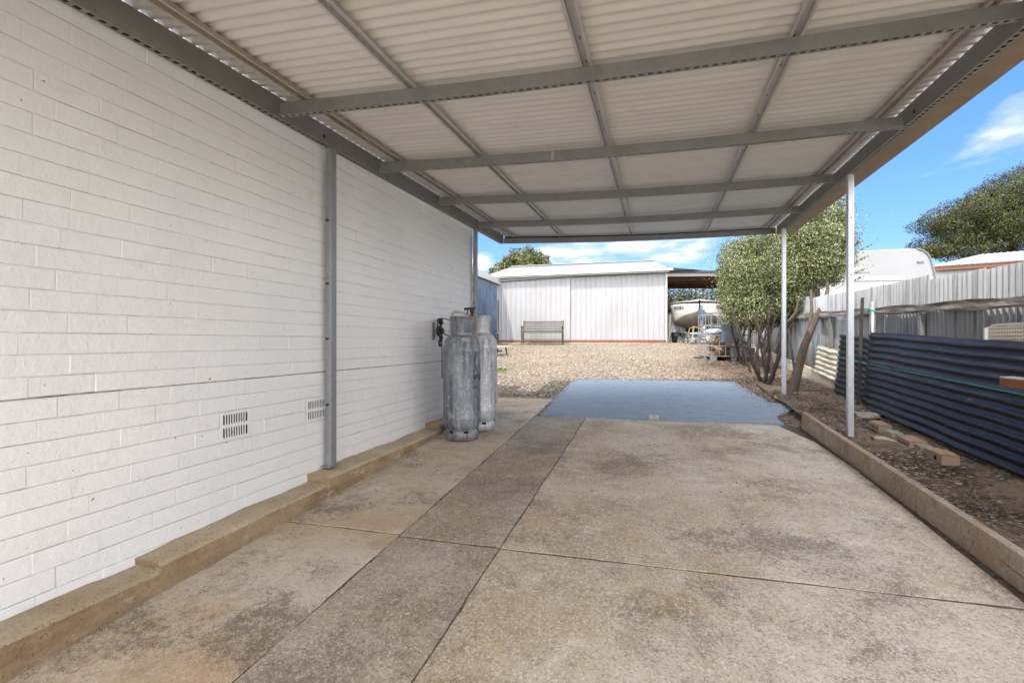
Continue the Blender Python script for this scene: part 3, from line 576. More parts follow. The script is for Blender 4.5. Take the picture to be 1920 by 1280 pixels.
    # purlins: open hat sections, mouth down
    def purlin(a,y0,y1,mat,w_=.052):
        mb=MB(); n=16; x=lambda:0
        for i in range(n):
            ya,yb=y0+(y1-y0)*i/n,y0+(y1-y0)*(i+1)/n
            p,q=P(a,ya,H+.004),P(a,yb,H+.004); ex=Vector((1,0,0)); ez=Vector((0,0,1))
            def bx(x0,x1,z0,z1): mb.hexa([p+ex*x0+ez*z0,p+ex*x1+ez*z0,q+ex*x1+ez*z0,q+ex*x0+ez*z0,p+ex*x0+ez*z1,p+ex*x1+ez*z1,q+ex*x1+ez*z1,q+ex*x0+ez*z1])
            h=w_/2; bx(-h-.009,-h+.006,0,.003); bx(h-.006,h+.009,0,.003); bx(-h+.004,-h+.006,.003,.032); bx(h-.006,h-.004,.003,.032); bx(-h+.006,h-.006,.029,.032)
        mb.cur=1
        for k in range(int((y1-y0)/.31)):
            y=y0+.1+k*.31+random.uniform(-.05,.05); q=P(a,y,H+.004+.0275); mb.obox(q,(.0025,0,0),(0,.014,0),(0,0,.0008))
        mb.build('purlin',[mat,MT['glass_dark']],c,recalc=False)
    for a,m in ((.045,MT['galvr']),((-1.41-XL)/(XR-XL),MT['galvp']),((-.385-XL)/(XR-XL),MT['galvp']),((.685-XL)/(XR-XL),MT['galvp']),(.965,MT['galvr'])): purlin(a,-1.1,7.50,m)
    # roof sheeting, ridges across the drive
    mb=MB(); per=.0762; n=int(8.84/per)*8
    def fn(a,b):
        aa=-.0048+1.0125*a; y=-1.18+8.84*b; return P(aa,y,H+.036+.0095+.0098*math.sin(2*math.pi*(y+1.18)/per))
    mb.grid(fn,14,n); mb.build('roof_sheeting',MT['roof'],c,smooth=True,recalc=False,solid=.0012)
    mb=MB()
    for i in range(14):
        a,b=i/14,(i+1)/14; p0,p1=P(a,7.60,.012),P(b,7.60,.012); u1=Vector((0,0,H+.022)); dy=Vector((0,.004,0)); mb.hexa([p0,p1,p1+dy,p0+dy,p0+u1,p1+u1,p1+dy+u1,p0+dy+u1])
    mb.build('end_shadow_plate',MT['black_iron'],c,recalc=False)  # closing plate, blackened to carry the shadow band above the end beam
    # brown soffit / gutter along the open side
    mb=MB(); n=10
    for i in range(n):
        ya,yb=-1.3+9.78*i/n,-1.3+9.78*(i+1)/n
        for x0,x1,z0,z1 in ((1.768,1.935,-.006,.004),(1.925,1.937,.004,.10)):
            mb.hexa([(x0,ya,zR(ya)+z0),(x1,ya,zR(ya)+z0),(x1,yb,zR(yb)+z0),(x0,yb,zR(yb)+z0),(x0,ya,zR(ya)+z1),(x1,ya,zR(ya)+z1),(x1,yb,zR(yb)+z1),(x0,yb,zR(yb)+z1)])
    mb.build('gutter',MT['fascia'],c,recalc=False)
    # posts
    def post(x,y,zb,zt,sx,sy,mat,holes):
        mb=MB(); mb.box((x-sx/2,y-sy/2,zb),(x+sx/2,y+sy/2,zt)); p=mb.build('post',mat,c,bevel=.004)
        if zb>-.97 and x<0:
            mb=MB(); mb.box((x-sx/2-.025,y-sy/2-.03,zb-.004),(x+sx/2+.012,y+sy/2+.03,zb+.004)); mb.build('base_plate',MT['galvd'],p)
        mb=MB()
        for z in holes:
            if x<0: mb.tube([(x-.008,y-sy/2-.010,z),(x-.008,y-sy/2-.0005,z)],.011,6)
            else: mb.tube([(x,y-sy/2-.002,z),(x,y-sy/2-.0005,z)],.006,8)
        if holes: mb.split('bolt',MT['black_iron'],p)
    post(-2.302,3.258,-.905,zL(3.25)+.055,.042,.068,MT['galv'],[.88,.42,.02,-.46])
    post(-2.302,6.34,-.86,zL(6.3)-.01,.045,.068,MT['galv'],[1.0,.5,.1])
    post(-2.302,.2,-1.075,zL(.2),.045,.068,MT['galv'],[])
    post(1.728,5.49,gz(5.5)+.0,zR(5.5)-.014,.05,.055,MT['white_metal'],[1.15,.62]); post(1.705,8.02,gz(8.)+0,zR(8.02)-.014,.05,.055,MT['white_metal'],[1.25,.9]); post(1.74,.9,gz(.9),zR(.9)-.014,.05,.055,MT['white_metal'],[])
carport()

# ================================================================== KERB SLEEPERS
ks=[(5.95,1.432,5.20,1.46,'far end concrete sleeper edging the driveway beside the blue paving'),(5.185,1.462,3.70,1.512,'middle concrete sleeper edging the driveway, just in front of the first silver post'),(3.685,1.512,2.2,1.55,'nearest concrete sleeper edging the driveway at the right side of the photo'),(2.185,1.55,.6,1.56,'concrete sleeper edging the driveway, out of sight below the camera')]
for i,(ya,xa,yb,xb,lab) in enumerate(ks[:3]):
    mb=MB(); w_=.05; za,zb=gz(ya)+(.155 if i else .165),gz(yb)+.155
    mb.hexa([(xb,yb,gz(yb)-.05),(xb+w_,yb,gz(yb)-.05),(xa+w_,ya,gz(ya)-.05),(xa,ya,gz(ya)-.05),(xb,yb,zb),(xb+w_,yb,zb),(xa+w_,ya,za),(xa,ya,za)])
    tag(mb.build('concrete_sleeper',MT['kerb'],bevel=.005),lab,'edging','concrete sleepers along the driveway')

# ================================================================== GAS CYLINDERS
def cylinder(x,y,mat,label,writing,rot):
    z=gz(y)+.004; R=.185; t=thing('gas_cylinder',label,'gas cylinder',(x,y,z),'tall gas cylinders against the house wall')
    prof=[(.09,.075),(.13,.08),(.165,.11),(.182,.16),(R,.20)]
    prof+=[(R,.205),(R+.002,.21),(R,.215)]+[(R,.3+.08*k) for k in range(7)]+[(R,.862),(R+.0025,.868),(R,.875),(R*.985,.92),(R*.93,.965),(R*.8,1.005),(R*.6,1.03),(.05,1.045),(.02,1.046)]
    mb=MB(); mb.lathe((x,y,z),prof,40,cap0=True,cap1=True); mb.build('tank',mat,t,smooth=True)
    mb=MB(); mb.lathe((x,y,z),[(.158,0),(.162,.0),(.160,.06),(.150,.10),(.146,.10),(.156,.06),(.158,0)],40,skip=lambda i,k:False); f=mb.build('foot_ring',mat,t,smooth=True)
    mb=MB(); 
    for an in (-1.9,-.95,.6,2.2): mb.obox((x+.159*math.cos(an),y+.159*math.sin(an),z+.082),(.003*math.cos(an),.003*math.sin(an),0),(-.022*math.sin(an),.022*math.cos(an),0),(0,0,.011))
    mb.split('drain_hole',MT['glass_dark'],f)
    mb=MB(); n=48; c0=rot
    def skip(i,k):
        a=(2*math.pi*(k+.5)/n-c0+math.pi)%(2*math.pi)-math.pi
        return i in (2,3,4) and abs(a)<.42
    pr=[(.112,1.0),(.112,1.03),(.112,1.055),(.112,1.10),(.113,1.16),(.115,1.19),(.122,1.205),(.118,1.212),(.108,1.19),(.108,1.0)]
    mb.lathe((x,y,z),pr,n,skip); mb.build('collar',mat,t,smooth=True,solid=.003)
    mb=MB(); mb.tube([(x,y,z+1.04),(x,y,z+1.13)],.022,10); mb.tube([(x,y,z+1.10),(x-.06,y,z+1.10)],.014,8); mb.tube([(x,y,z+1.13),(x,y,z+1.15)],.03,10); mb.build('valve',MT['black_iron'],t)
    if writing:
        def wrap(px,pz,r=R+.0012): 
            def fn(u,v): a=px+u/R; return (x+r*math.cos(a),y+r*math.sin(a),z+pz+v)
            return fn
        a0=-.60
        text_mesh('origin',.085,wrap(a0,.60),'writing',MT['ink'],t,bold=.003)
        text_mesh('LPG',.045,wrap(a0,.50),'writing',MT['ink'],t,bold=.001)
        for k,tx in enumerate(['LIQUEFIED','PETROLEUM','GAS']): text_mesh(tx,.042,wrap(a0,.34-.048*k),'writing',MT['ink_grey'],t)
        mb=MB(); # swoosh
        w1=wrap(a0,.70); pts=[]; N=14
        for k in range(N+1):
            th=R_(60)+R_(190)*k/N; pts.append((.075+.06*math.cos(th),.075+.095*math.sin(th)))
        for k in range(N):
            (x0,y0),(x1,y1)=pts[k],pts[k+1]; w0=.004+.016*math.sin(math.pi*k/N); w2=.004+.016*math.sin(math.pi*(k+1)/N)
            mb.add([w1(x0,y0),w1(x1,y1),w1(x1+w2,y1),w1(x0+w0,y0)],[(0,1,2,3)])
        mb.build('emblem',MT['ink'],t)
        mb=MB(); an=-.98; Rr=R*.93+.006
        c=Vector((x+Rr*math.cos(an)*.97,y+Rr*math.sin(an)*.97,z+.982)); nn=Vector((math.cos(an)*.6,math.sin(an)*.6,.8)).normalized(); s1=Vector((-math.sin(an),math.cos(an),0)); s2=nn.cross(s1)
        mb.obox(c,s1*.038,s2*.028,nn*.0012); mb.build('sticker',MT['white'],t)
    return t
cylinder(-1.885,4.80,MT['cylA'],'battered dark grey gas cylinder with black print, standing in front of its cleaner twin',True,-.62)
cylinder(-1.842,5.215,MT['cylB'],'cleaner light grey gas cylinder, half hidden behind the battered dark one',False,-2.3)

def wall_gear():
    X=-2.36; r=thing('gas_regulator','black gas regulator with hoses fixed to the white brick wall behind the cylinders','gas regulator',(X,5.2,.1))
    c=on_x(815,610,X+.02); mb=MB(); mb.box((X+.003,c.y-.03,c.z-.16),(X+.012,c.y+.03,c.z+.03)); mb.build('bracket',MT['galvd'],r)
    mb=MB()
    mb.tube([c+Vector((.03,.03,-.06)),c+Vector((.06,.03,-.06))],.062,14); mb.tube([c+Vector((.06,.03,-.06)),c+Vector((.09,.03,-.06))],.03,10)
    mb.blob(c+Vector((.05,.05,.04)),(.03,.045,.04),1,.2); mb.blob(c+Vector((.05,.06,-.13)),(.03,.035,.05),1,.2); mb.tube([c+Vector((.04,.0,.06)),c+Vector((.05,.08,.075))],.012,8); mb.tube([c+Vector((.04,.03,-.16)),c+Vector((.05,.03,-.23))],.016,8)
    mb.build('body',MT['black'],r)
    mb=MB()
    def cable(p,q,sag,rr=.006,n=10):
        p,q=Vector(p),Vector(q); mb.tube([p.lerp(q,i/n)+Vector((0,0,-sag*4*(i/n)*(1-i/n))) for i in range(n+1)],rr,6)
    z1=gz(4.8)+1.12
    cable(c+Vector((.05,.06,.07)),(-1.95,4.83,z1),-.03); cable(c+Vector((.06,.04,-.06)),(-1.95,4.85,z1-.07),.04)
    mb.tube([c+Vector((.05,.0,.075)),c+Vector((.05,-.04,.06)),c+Vector((.05,-.04,0)),c+Vector((.06,.0,-.05))],.007,6)
    cable((-2.145,4.9,.02),(-2.143,4.9,-.38),-.0); mb.build('hose',MT['black'],r)
    p=MB(); a=on_x(846,625,X+.03); b=on_x(849,590,X+.03); p.tube([a+Vector((0,0,-.1)),a,b,b+Vector((0,.05,.04)),b+Vector((0,.3,.05)),b+Vector((0,.8,.02)),b+Vector((0,1.05,-.015))],.012,8)
    tag(p.build('gas_pipe',MT['pvc'],smooth=True),'pale bent pipe running up the brick wall and along it above the gas cylinders','pipe')
    t=thing('spray_bottle','amber spray bottle with a black trigger head standing on top of the front gas cylinder','spray bottle',(-1.80,4.86,gz(4.8)+1.20))
    x,y,z=t.location; mb=MB(); mb.lathe((x,y,z-.14),[(.0,.0),(.03,0),(.033,.02),(.033,.10),(.03,.13),(.014,.165),(.012,.175)],14,cap1=True); mb.build('bottle',MT['amber'],t,smooth=True)
    mb=MB(); mb.tube([(x,y,z+.03),(x,y,z+.055)],.016,10); mb.obox((x-.0,y,z+.075),(.018,0,.0),(0,.014,0),(0,0,.022)); mb.obox((x-.022,y,z+.098),(.058,0,.004),(0,.016,0),(0,0,.012)); mb.bar((x-.045,y,z+.088),(x-.05,y,z+.04),.012,.008,(0,1,0)); mb.build('trigger_head',MT['black'],t,bevel=.003)
wall_gear()

# ================================================================== WHITE SHED
def shed():
    A=Vector((-6.06,19.15,0)); B=Vector((.27,19.80,0)); d=(B-A).normalized(); n=Vector((d.y,-d.x,0)); L=(B-A).length; up=Vector((0,0,1))
    zg=-.09; zt=2.42
    t=thing('white_shed','white ribbed metal shed with low pitched roof at the end of the gravel yard','shed',A+Vector((L/2*d.x,L/2*d.y,zg)))
    z0=.055
    # right hand fixed cladding and left sliding door, each ribbed
    xd=.455*L
    def clad(s0,s1,off,zb,zt0,zt1,name):
        w_=d*(s1-s0)
        o=corr(A+d*s0+n*off+up*zb,up*(zt0-zb),w_,n,.19,.022,'rib',seg=2,warp=lambda p,a,b:p+up*(a*(zt1-zt0)*b)+n*(.006*math.sin(p.x*1.7+p.z*3)+(.03*math.exp(-((p.x+3.2)**2*3+(p.z-1.05)**2*5)) if name=='sliding_door' else 0)))
        mb=o; mb.cur=1
        for zz in (zb+.12,(zb+zt0)/2-.1,zt0-.12):
            k=s0+.03
            while k<s1: mb.obox(A+d*k+n*(off+.012)+up*zz,d*.008,n*.004,up*.008); k+=.19
        return mb.build(name,[MT['shed'],MT['ink_grey']],t,recalc=False,solid=.002)
    clad(0,xd,.09,z0,2.28,2.42,'sliding_door'); clad(xd-.05,L,.03,z0,2.44,2.52,'wall_cladding')
    mb=MB(); mb.hexa([A-n*6+up*zg,A+up*zg,B+up*zg,B-n*6+up*zg,A-n*6+up*2.4,A+up*2.4,B+up*2.5,B-n*6+up*2.5]); mb.build('wall',MT['shed'],t)
    mb=MB(); mb.hexa([A+n*.005+up*(zg-.1)-d*.02,A+n*.13+up*(zg-.1)-d*.02,B+n*.13+up*(zg-.1),B+n*.005+up*(zg-.1),A+n*.005+up*z0-d*.02,A+n*.10+up*z0-d*.02,B+n*.10+up*z0,B+n*.005+up*z0]); mb.build('brick_plinth',MT['brick_red'],t)
    mb=MB(); mb.bar(A+n*.22+up*(zg+.035)-d*.1,B+n*.22+up*(zg+.02)+d*.1,.2,.03); mb.build('door_track',MT['wood_pale'],t)
    mb=MB(); mb.bar(A+n*.12+up*2.36+d*.02,A+n*.12+up*2.49+d*(xd+.1),.10,.09); mb.build('door_rail',MT['galvd'],t)
    mb=MB(); mb.bar(A+n*.30+up*2.51-d*.18,B+n*.30+up*2.62+d*.22,.12,.09); mb.bar(A+n*.27+up*2.44-d*.10,B+n*.22+up*2.55+d*.10,.05,.05); mb.build('gutter',MT['white'],t,bevel=.01)
    # roof: two slopes, ridge at 3.5
    e0=A+n*.34+up*2.57-d*.2; e1=B+n*.34+up*2.68+d*.02; rd=-n*4.8+up*.98
    o=corr(e0,rd,(e1-e0),up,.10,.012,'sin',per=4); o.build('roof_sheeting',MT['shed_roof'],t,recalc=False,smooth=True,solid=.003)
    rb=e0+rd; o=corr(rb,-n*4.6-up*.9,(e1-e0),up,.10,.012,'sin',per=4); o.build('roof_sheeting',MT['shed_roof'],t,recalc=False,smooth=True,solid=.003)
    mb=MB(); mb.poly_prism([A-n*.0+up*2.4,A-n*4.5+up*3.42,A-n*9+up*2.4],d*.05); mb.poly_prism([B-n*.0+up*2.5,B-n*4.5+up*3.52,B-n*9+up*2.5],-d*.05); mb.split('gable',MT['shed'],t)
    mb=MB(); mb.bar(rb+up*.015,e1+rd+up*.015,.3,.02); mb.build('ridge_cap',MT['white'],t)
    mb=MB(); mb.bar(B+d*.02+n*.04+up*zg,B+d*.02+n*.04+up*2.5,.06,.06,(0,1,0)); mb.build('corner_flashing',MT['white'],t)
    # open lean-to at its right
    l=thing('lean_to','open lean-to with a rusty corrugated roof beside the white shed, over the boat','lean-to',B+d*1.8+up*zg)
    q=lambda s,o_,z: B+d*s-n*o_+up*z
    mb=MB(); mb.bar(q(.03,.0,2.46),q(4.4,.0,2.40),.05,.13); mb.build('fascia_beam',MT['galvd'],l)
    mb=MB(); mb.bar(q(.03,-.05,2.55),q(4.4,-.05,2.49),.10,.07); mb.build('gutter',MT['black_iron'],l)
    for k,o_ in enumerate((.9,1.9,2.9,3.9)): mb=MB(); mb.bar(q(.03,o_,2.40),q(4.4,o_,2.34),.05,.12); mb.build('rafter',MT['rustiron'],l)
    o=corr(q(.03,-.05,2.53),d*4.4-up*.06,-n*4.3-up*.08,up,.09,.016,'sin',per=5); o.build('roof_sheeting',MT['rustiron'],l,recalc=False,solid=.002)
    for s,o_ in ((4.3,.05),(4.3,4.0),(.1,4.0)): mb=MB(); mb.bar(q(s,o_,-.3),q(s,o_,2.36),.09,.09,(0,1,0)); mb.build('post',MT['wood_grey'],l)
    mb=MB(); mb.hexa([q(.04,.0,2.56)+n*.2,q(.9,-.2,2.6),q(2.2,.3,2.53),q(.04,1,2.6),q(.04,.0,2.66)+n*.2,q(.9,-.2,2.61),q(2.2,.3,2.54),q(.04,1,2.9)]); mb.build('flashing',MT['navy'],l)
    return A,B,d,n
SA,SB,Sd,Sn=shed()

# neighbour's blue metal shed, left
def blue_shed():
    t=thing('blue_shed','blue ribbed steel shed with a white roof edge, left of the white shed','shed',(-6.2,15,gz(15)))
    top=lambda y:2.42-.012*(y-12)
    y0,y1=9.0,19.1; z0=-.75
    o=corr((-6.02,y0,z0),(0,0,top(y0)-z0),(0,y1-y0,0),(1,0,0),.16,.024,'rib',seg=1); o.build('wall_cladding',MT['blue_metal'],t,recalc=False,solid=.002)
    mb=MB(); mb.box((-9.6,y0,z0-.2),(-6.06,y1,2.25)); mb.build('wall',MT['blue_metal'],t)
    mb=MB(); mb.hexa([(-6.12,y0-.1,2.30),(-5.88,y0-.1,2.30),(-5.88,y1,2.20),(-6.12,y1,2.20),(-6.12,y0-.1,2.50),(-5.88,y0-.1,2.50),(-5.88,y1,2.42),(-6.12,y1,2.42)]); mb.build('gutter',MT['caravan_white'],t)
    o=corr((-5.9,y0-.1,2.50),(-3.7,0,.35),(0,y1-y0,-.08),(0,0,1),.2,.015,'rib'); o.build('roof_sheeting',MT['caravan_white'],t,recalc=False,solid=.003)
    mb=MB(); mb.bar((-5.985,y1-.02,-.3),(-5.985,y1-.02,1.6),.05,.05,(0,1,0)); mb.build('downpipe',MT['black'],t)
blue_shed()

# ================================================================== BENCH
def bench():
    o=on_g(1015,644); o=SA+Sd*2.35+Sn*.75; z=-.115; L=1.52; up=Vector((0,0,1)); d=Sd; n=Sn
    c=Vector((-4.08,18.45,z)); t=thing('garden_bench','weathered slatted timber garden bench with black iron ends against the white shed','bench',c)
    for k in range(6):
        mb=MB(); zz=.44+.008*k; off=.22-.075*k; mb.bar(c-d*L/2+n*off+up*(zz-.01),c+d*L/2+n*off+up*(zz-.01),.055,.022); mb.build('seat_slat',MT['wood_bench'],t)
    for k in range(5):
        mb=MB(); zz=.51+.082*k; off=-.20-.028*k; mb.bar(c-d*L/2+n*off+up*zz,c+d*L/2+n*off+up*zz,.018,.055 if k<4 else .065); mb.build('back_slat',MT['wood_bench'],t)
    for s in (-1,1):
        e=c+d*s*(L/2-.02); mb=MB()
        f=lambda o_,zz:e+n*o_+up*zz
        mb.tube([f(.27,0),f(.23,.2),f(.25,.42),f(.24,.56),f(.27,.64)],.017,6); mb.tube([f(-.24,0),f(-.17,.2),f(-.19,.44),f(-.26,.66),f(-.33,.90)],.018,6)
        mb.tube([f(.27,.64),f(.30,.66),f(.24,.68),f(0,.66),f(-.20,.66)],.016,6); mb.tube([f(.25,.42),f(-.19,.42)],.016,6); mb.tube([f(.24,.2),f(-.17,.2)],.010,6); mb.tube([f(.05,.42),f(.05,.22)],.010,6); mb.tube([f(.1,.44),f(.05,.55),f(.1,.64)],.009,6)
        mb.build('iron_end',MT['black_iron'],t)
    mb=MB(); mb.tube([c-d*L/2+n*.03+up*.2,c+d*L/2+n*.03+up*.2],.009,6); mb.build('tie_rod',MT['black_iron'],t)
bench()
def plank_bench():
    t=thing('plank_bench','low pale plank on dark trestle legs on the gravel beside the blue shed','bench',(-4.6,14.1,gz(14.1)))
    a=Vector((-4.72,12.7,-.20)); b=Vector((-4.30,14.35,-.145)); mb=MB(); mb.bar(a,b,.32,.045); mb.build('plank',MT['wood_pale'],t)
    mb=MB()
    for k in (.25,.9):
        p=a.lerp(b,k)
        for s in (-1,1): mb.bar(p+Vector((s*.12,0,-.02)),Vector((p.x+s*.16,p.y,gz(p.y)-.02)),.035,.035,(0,1,0))
    mb.bar(a.lerp(b,.25)+Vector((0,0,-.12)),a.lerp(b,.9)+Vector((0,0,-.12)),.03,.04); mb.split('trestle_leg',MT['black_iron'],t)
plank_bench()

# ================================================================== BOAT, TRAILER
def boat():
    c=Vector((1.40,19.75,0)); zg=gz(19)-.02; up=Vector((0,0,1))
    b=thing('boat','bare aluminium dinghy, bow towards the yard, parked on a trailer under the lean-to','boat',c+up*.7)
    Lb=4.6; hw=1.02
    def sec(s): # s 0 bow .. 1 stern -> half width, sheer z, keel z, chine
        w_=hw*min(1,(1-(1-min(s*3.0,1))**2.4))**.55; sheer=1.42-.10*s-.10*max(0,1-s*6)*0; keel=.40+ .42*max(0,1-s*3.2)**2; return max(w_,.03),sheer,keel
    N=18; prof=[]
    mb=MB(); o=0; K=9
    def fn(a,q):
        w_,sh,ke=sec(a); k=q*2-1; s=abs(k); 
        if s>.45: u=(s-.45)/.55; x=w_*(.86+.14*u); z=ke+.28*(1-.3*max(0,1-a*3))+ (sh-(ke+.28))*u
        else: u=s/.45; x=w_*.86*u; z=ke+.26*u**1.4
        return (c.x+(x if k>0 else -x),c.y-.6+a*Lb,z)
    mb.grid(fn,22,18)
    mb.mi=[1 if 5<=q%18<=12 else 0 for q in range(len(mb.f))]
    hull=mb.build('hull',[MT['hull'],MT['hull_dark']],b,smooth=True,recalc=False,solid=.006)
    mb=MB(); 
    for sg in (-1,1): mb.tube([(c.x+sg*sec(a)[0],c.y-.6+a*Lb,sec(a)[1]) for a in [i/20 for i in range(21)]],.03,8)
    mb.build('gunwale',MT['galvd'],b)
    mb=MB(); mb.grid(lambda a,q:(c.x+(q*2-1)*sec(a*.42)[0]*.97,c.y-.6+a*.42*Lb,sec(a*.42)[1]+.06*(1-(q*2-1)**2)),8,8); mb.build('foredeck',MT['hull'],b,smooth=True,recalc=False,solid=.01)
    mb=MB(); mb.tube([(c.x-.96,c.y+.3,1.25),(c.x-1.08,c.y+.35,1.15),(c.x-1.1,c.y+.5,1.05)],.07,8); mb.build('fender',MT['black'],b)
    # registration on both bows
    def bow(sg):
        def f(u,v):
            a=.145-u/Lb*.9 if sg<0 else .06+u/Lb*.9
            w_,sh,ke=sec(max(a,.01)); zz=1.16+v; uu=max(0,min(1,(zz-(ke+.28))/(sh-ke-.28))); return (c.x+sg*(w_*(.86+.14*uu)+.014),c.y-.6+a*Lb-.012,zz)
        return f
    text_mesh('XN351',.17,bow(-1),'registration_number',MT['ink'],b,bold=.006); text_mesh('XN351',.17,bow(1),'registration_number',MT['ink'],b,bold=.006)
    # windscreen / tilted outboard parts seen above the deck
    mb=MB(); p=c+Vector((.30,1.7,1.38)); mb.obox(p+Vector((-.0,0,.22)),(.035,0,.0),(0,.05,0),(.09,0,.24)); mb.obox(p+Vector((.16,0,.16)),(.03,0,0),(0,.05,0),(.10,0,.2)); mb.obox(p+Vector((.10,.02,.2)),(.12,0,0),(0,.03,0),(0,0,.04)); mb.build('seat_frame',MT['caravan_white'],b)
    mb=MB(); mb.poly_prism([p+Vector((.2,.1,-.05)),p+Vector((.75,.1,-.05)),p+Vector((.75,.1,.32)),p+Vector((.5,.1,.3))],(0,.04,0)); mb.build('windscreen',MT['black'],b)
    mb=MB(); mb.tube([p+Vector((.55,0,-.1)),p+Vector((.55,0,.62)),p+Vector((.9,0,.62)),p+Vector((.9,0,-.1))],.02,6); mb.build('rail',MT['galv'],b)
    # trailer
    t=thing('boat_trailer','blue-grey boat trailer with jockey wheel carrying the aluminium dinghy','trailer',(c.x,c.y,zg))
    mb=MB(); zf=.27; mb.bar((c.x-.85,c.y+.55,zf),(c.x+.85,c.y+.55,zf),.10,.12); mb.bar((c.x-.6,c.y+.5,zf),(c.x-.6,c.y+4,zf),.07,.1); mb.bar((c.x+.6,c.y+.5,zf),(c.x+.6,c.y+4,zf),.07,.1); mb.bar((c.x+.05,c.y-1.15,zf),(c.x+.05,c.y+3.5,zf),.09,.1); mb.bar((c.x-.6,c.y+.6,zf),(c.x,c.y-.6,zf),.06,.08); mb.bar((c.x+.6,c.y+.6,zf),(c.x+.1,c.y-.6,zf),.06,.08)
    mb.build('frame',simple('blue_grey_steel',(.10,.14,.21),(.17,.21,.28),12,.45,.4),t)
    mb=MB(); mb.bar((c.x+.05,c.y-.85,zf),(c.x+.05,c.y-.72,1.25),.085,.09,(0,1,0)); mb.obox((c.x+.05,c.y-.8,.95),(.10,0,0),(0,.09,0),(0,0,.14)); mb.tube([(c.x+.1,c.y-.85,.93),(c.x+.32,c.y-.88,.91)],.016,6); wp=mb.build('winch_post',simple('dark_blue_steel',(.05,.08,.13),(.10,.13,.19),12,.45,.4),t)
    mb=MB(); mb.bar((c.x-.28,c.y-1.1,zg+.1),(c.x-.23,c.y-1.1,.52),.05,.05,(0,1,0)); mb.tube([(c.x-.35,c.y-1.1,zf),(c.x+.3,c.y-1.1,zf)],.03,8); mb.build('jockey_stand',MT['galv'],t)
    mb=MB(); mb.tube([(c.x-.33,c.y-1.1,zg+.07),(c.x-.23,c.y-1.1,zg+.07)],.075,14); mb.build('jockey_wheel',simple('blue_plastic',(.10,.14,.2),(.14,.18,.24),12),t)
    mb=MB(); mb.blob((c.x+.17,c.y-1.1,.32),(.10,.06,.07),2,.25); mb.poly_prism([(c.x+.05,c.y-1.12,.26),(c.x+.34,c.y-1.12,.30),(c.x+.25,c.y-1.12,-.0)],(0,.03,0)); mb.blob((c.x+.11,c.y-1.1,.45),(.07,.05,.05),2,.3); mb.build('coupling',MT['hull'],t)
    mb=MB()
    for sg in (-1,1): mb.box((c.x+sg*.62,c.y+.35,.30),(c.x+sg*.98,c.y+1.15,.345))
    mb.split('mudguard',MT['black'],t)
    for sg in (-1,1):
        mb=MB(); mb.tube([(c.x+sg*.70,c.y+.78,zg+.26),(c.x+sg*.90,c.y+.78,zg+.26)],.27,20); wl=mb.build('tyre',MT['tyre'],t,bevel=.03)
        mb=MB(); mb.tube([(c.x+sg*.695,c.y+.78,zg+.26),(c.x+sg*.91,c.y+.78,zg+.26)],.14,14); mb.build('rim',MT['galvd'],wl)
    mb=MB(); mb.tube([(c.x-.20,c.y-1.12,.50),(c.x-.35,c.y-1.16,.46),(c.x-.42,c.y-1.16,.25),(c.x-.38,c.y-1.16,.12)],.012,6); mb.tube([(c.x-.22,c.y-1.12,.50),(c.x-.05,c.y-1.16,.46),(c.x+.06,c.y-1.16,.35)],.012,6); tag(mb.build('cord',MT['yellow']),'thin yellow cord looped over the jockey stand of the boat trailer','cord')
    # fence of white pickets far behind and stuff at left of the trailer
    f=thing('slat_fence','pale slatted fence behind the boat at the back of the lean-to','fence',(1.5,25,-.06))
    mb=MB()
    for k in range(7): mb.bar((.4,25,.05+.16*k),(4.6,25.3,.05+.16*k),.03,.07)
    mb.split('slat',MT['white'],f); 
    mb=MB(); mb.box((.36,24.9,-.2),(.46,25.0,1.35)); mb.build('post',MT['wood_grey'],f)
    mb=MB(); mb.bar((.38,19.9,-.1),(.44,19.8,1.0),.05,.05,(0,1,0)); tag(mb.build('timber_stake',MT['wood_grey']),'taller grey timber stake leaning at the corner between white shed and boat','stake'); mb=MB(); mb.bar((.36,19.7,.0),(.50,19.7,.55),.03,.05,(0,1,0)); tag(mb.build('timber_stake',MT['wood_grey']),'short grey timber stub at the foot of the shed corner beside the boat','stake')
    o=corr((.36,20.3,.0),(0,0,1.25),(.62,.1,0),(0,-1,0),.12,.012,'sin'); tag(o.build('iron_sheet',MT['shed'],recalc=False,solid=.002),'white ribbed sheet standing left of the boat behind the shed corner','metal sheet')
boat()

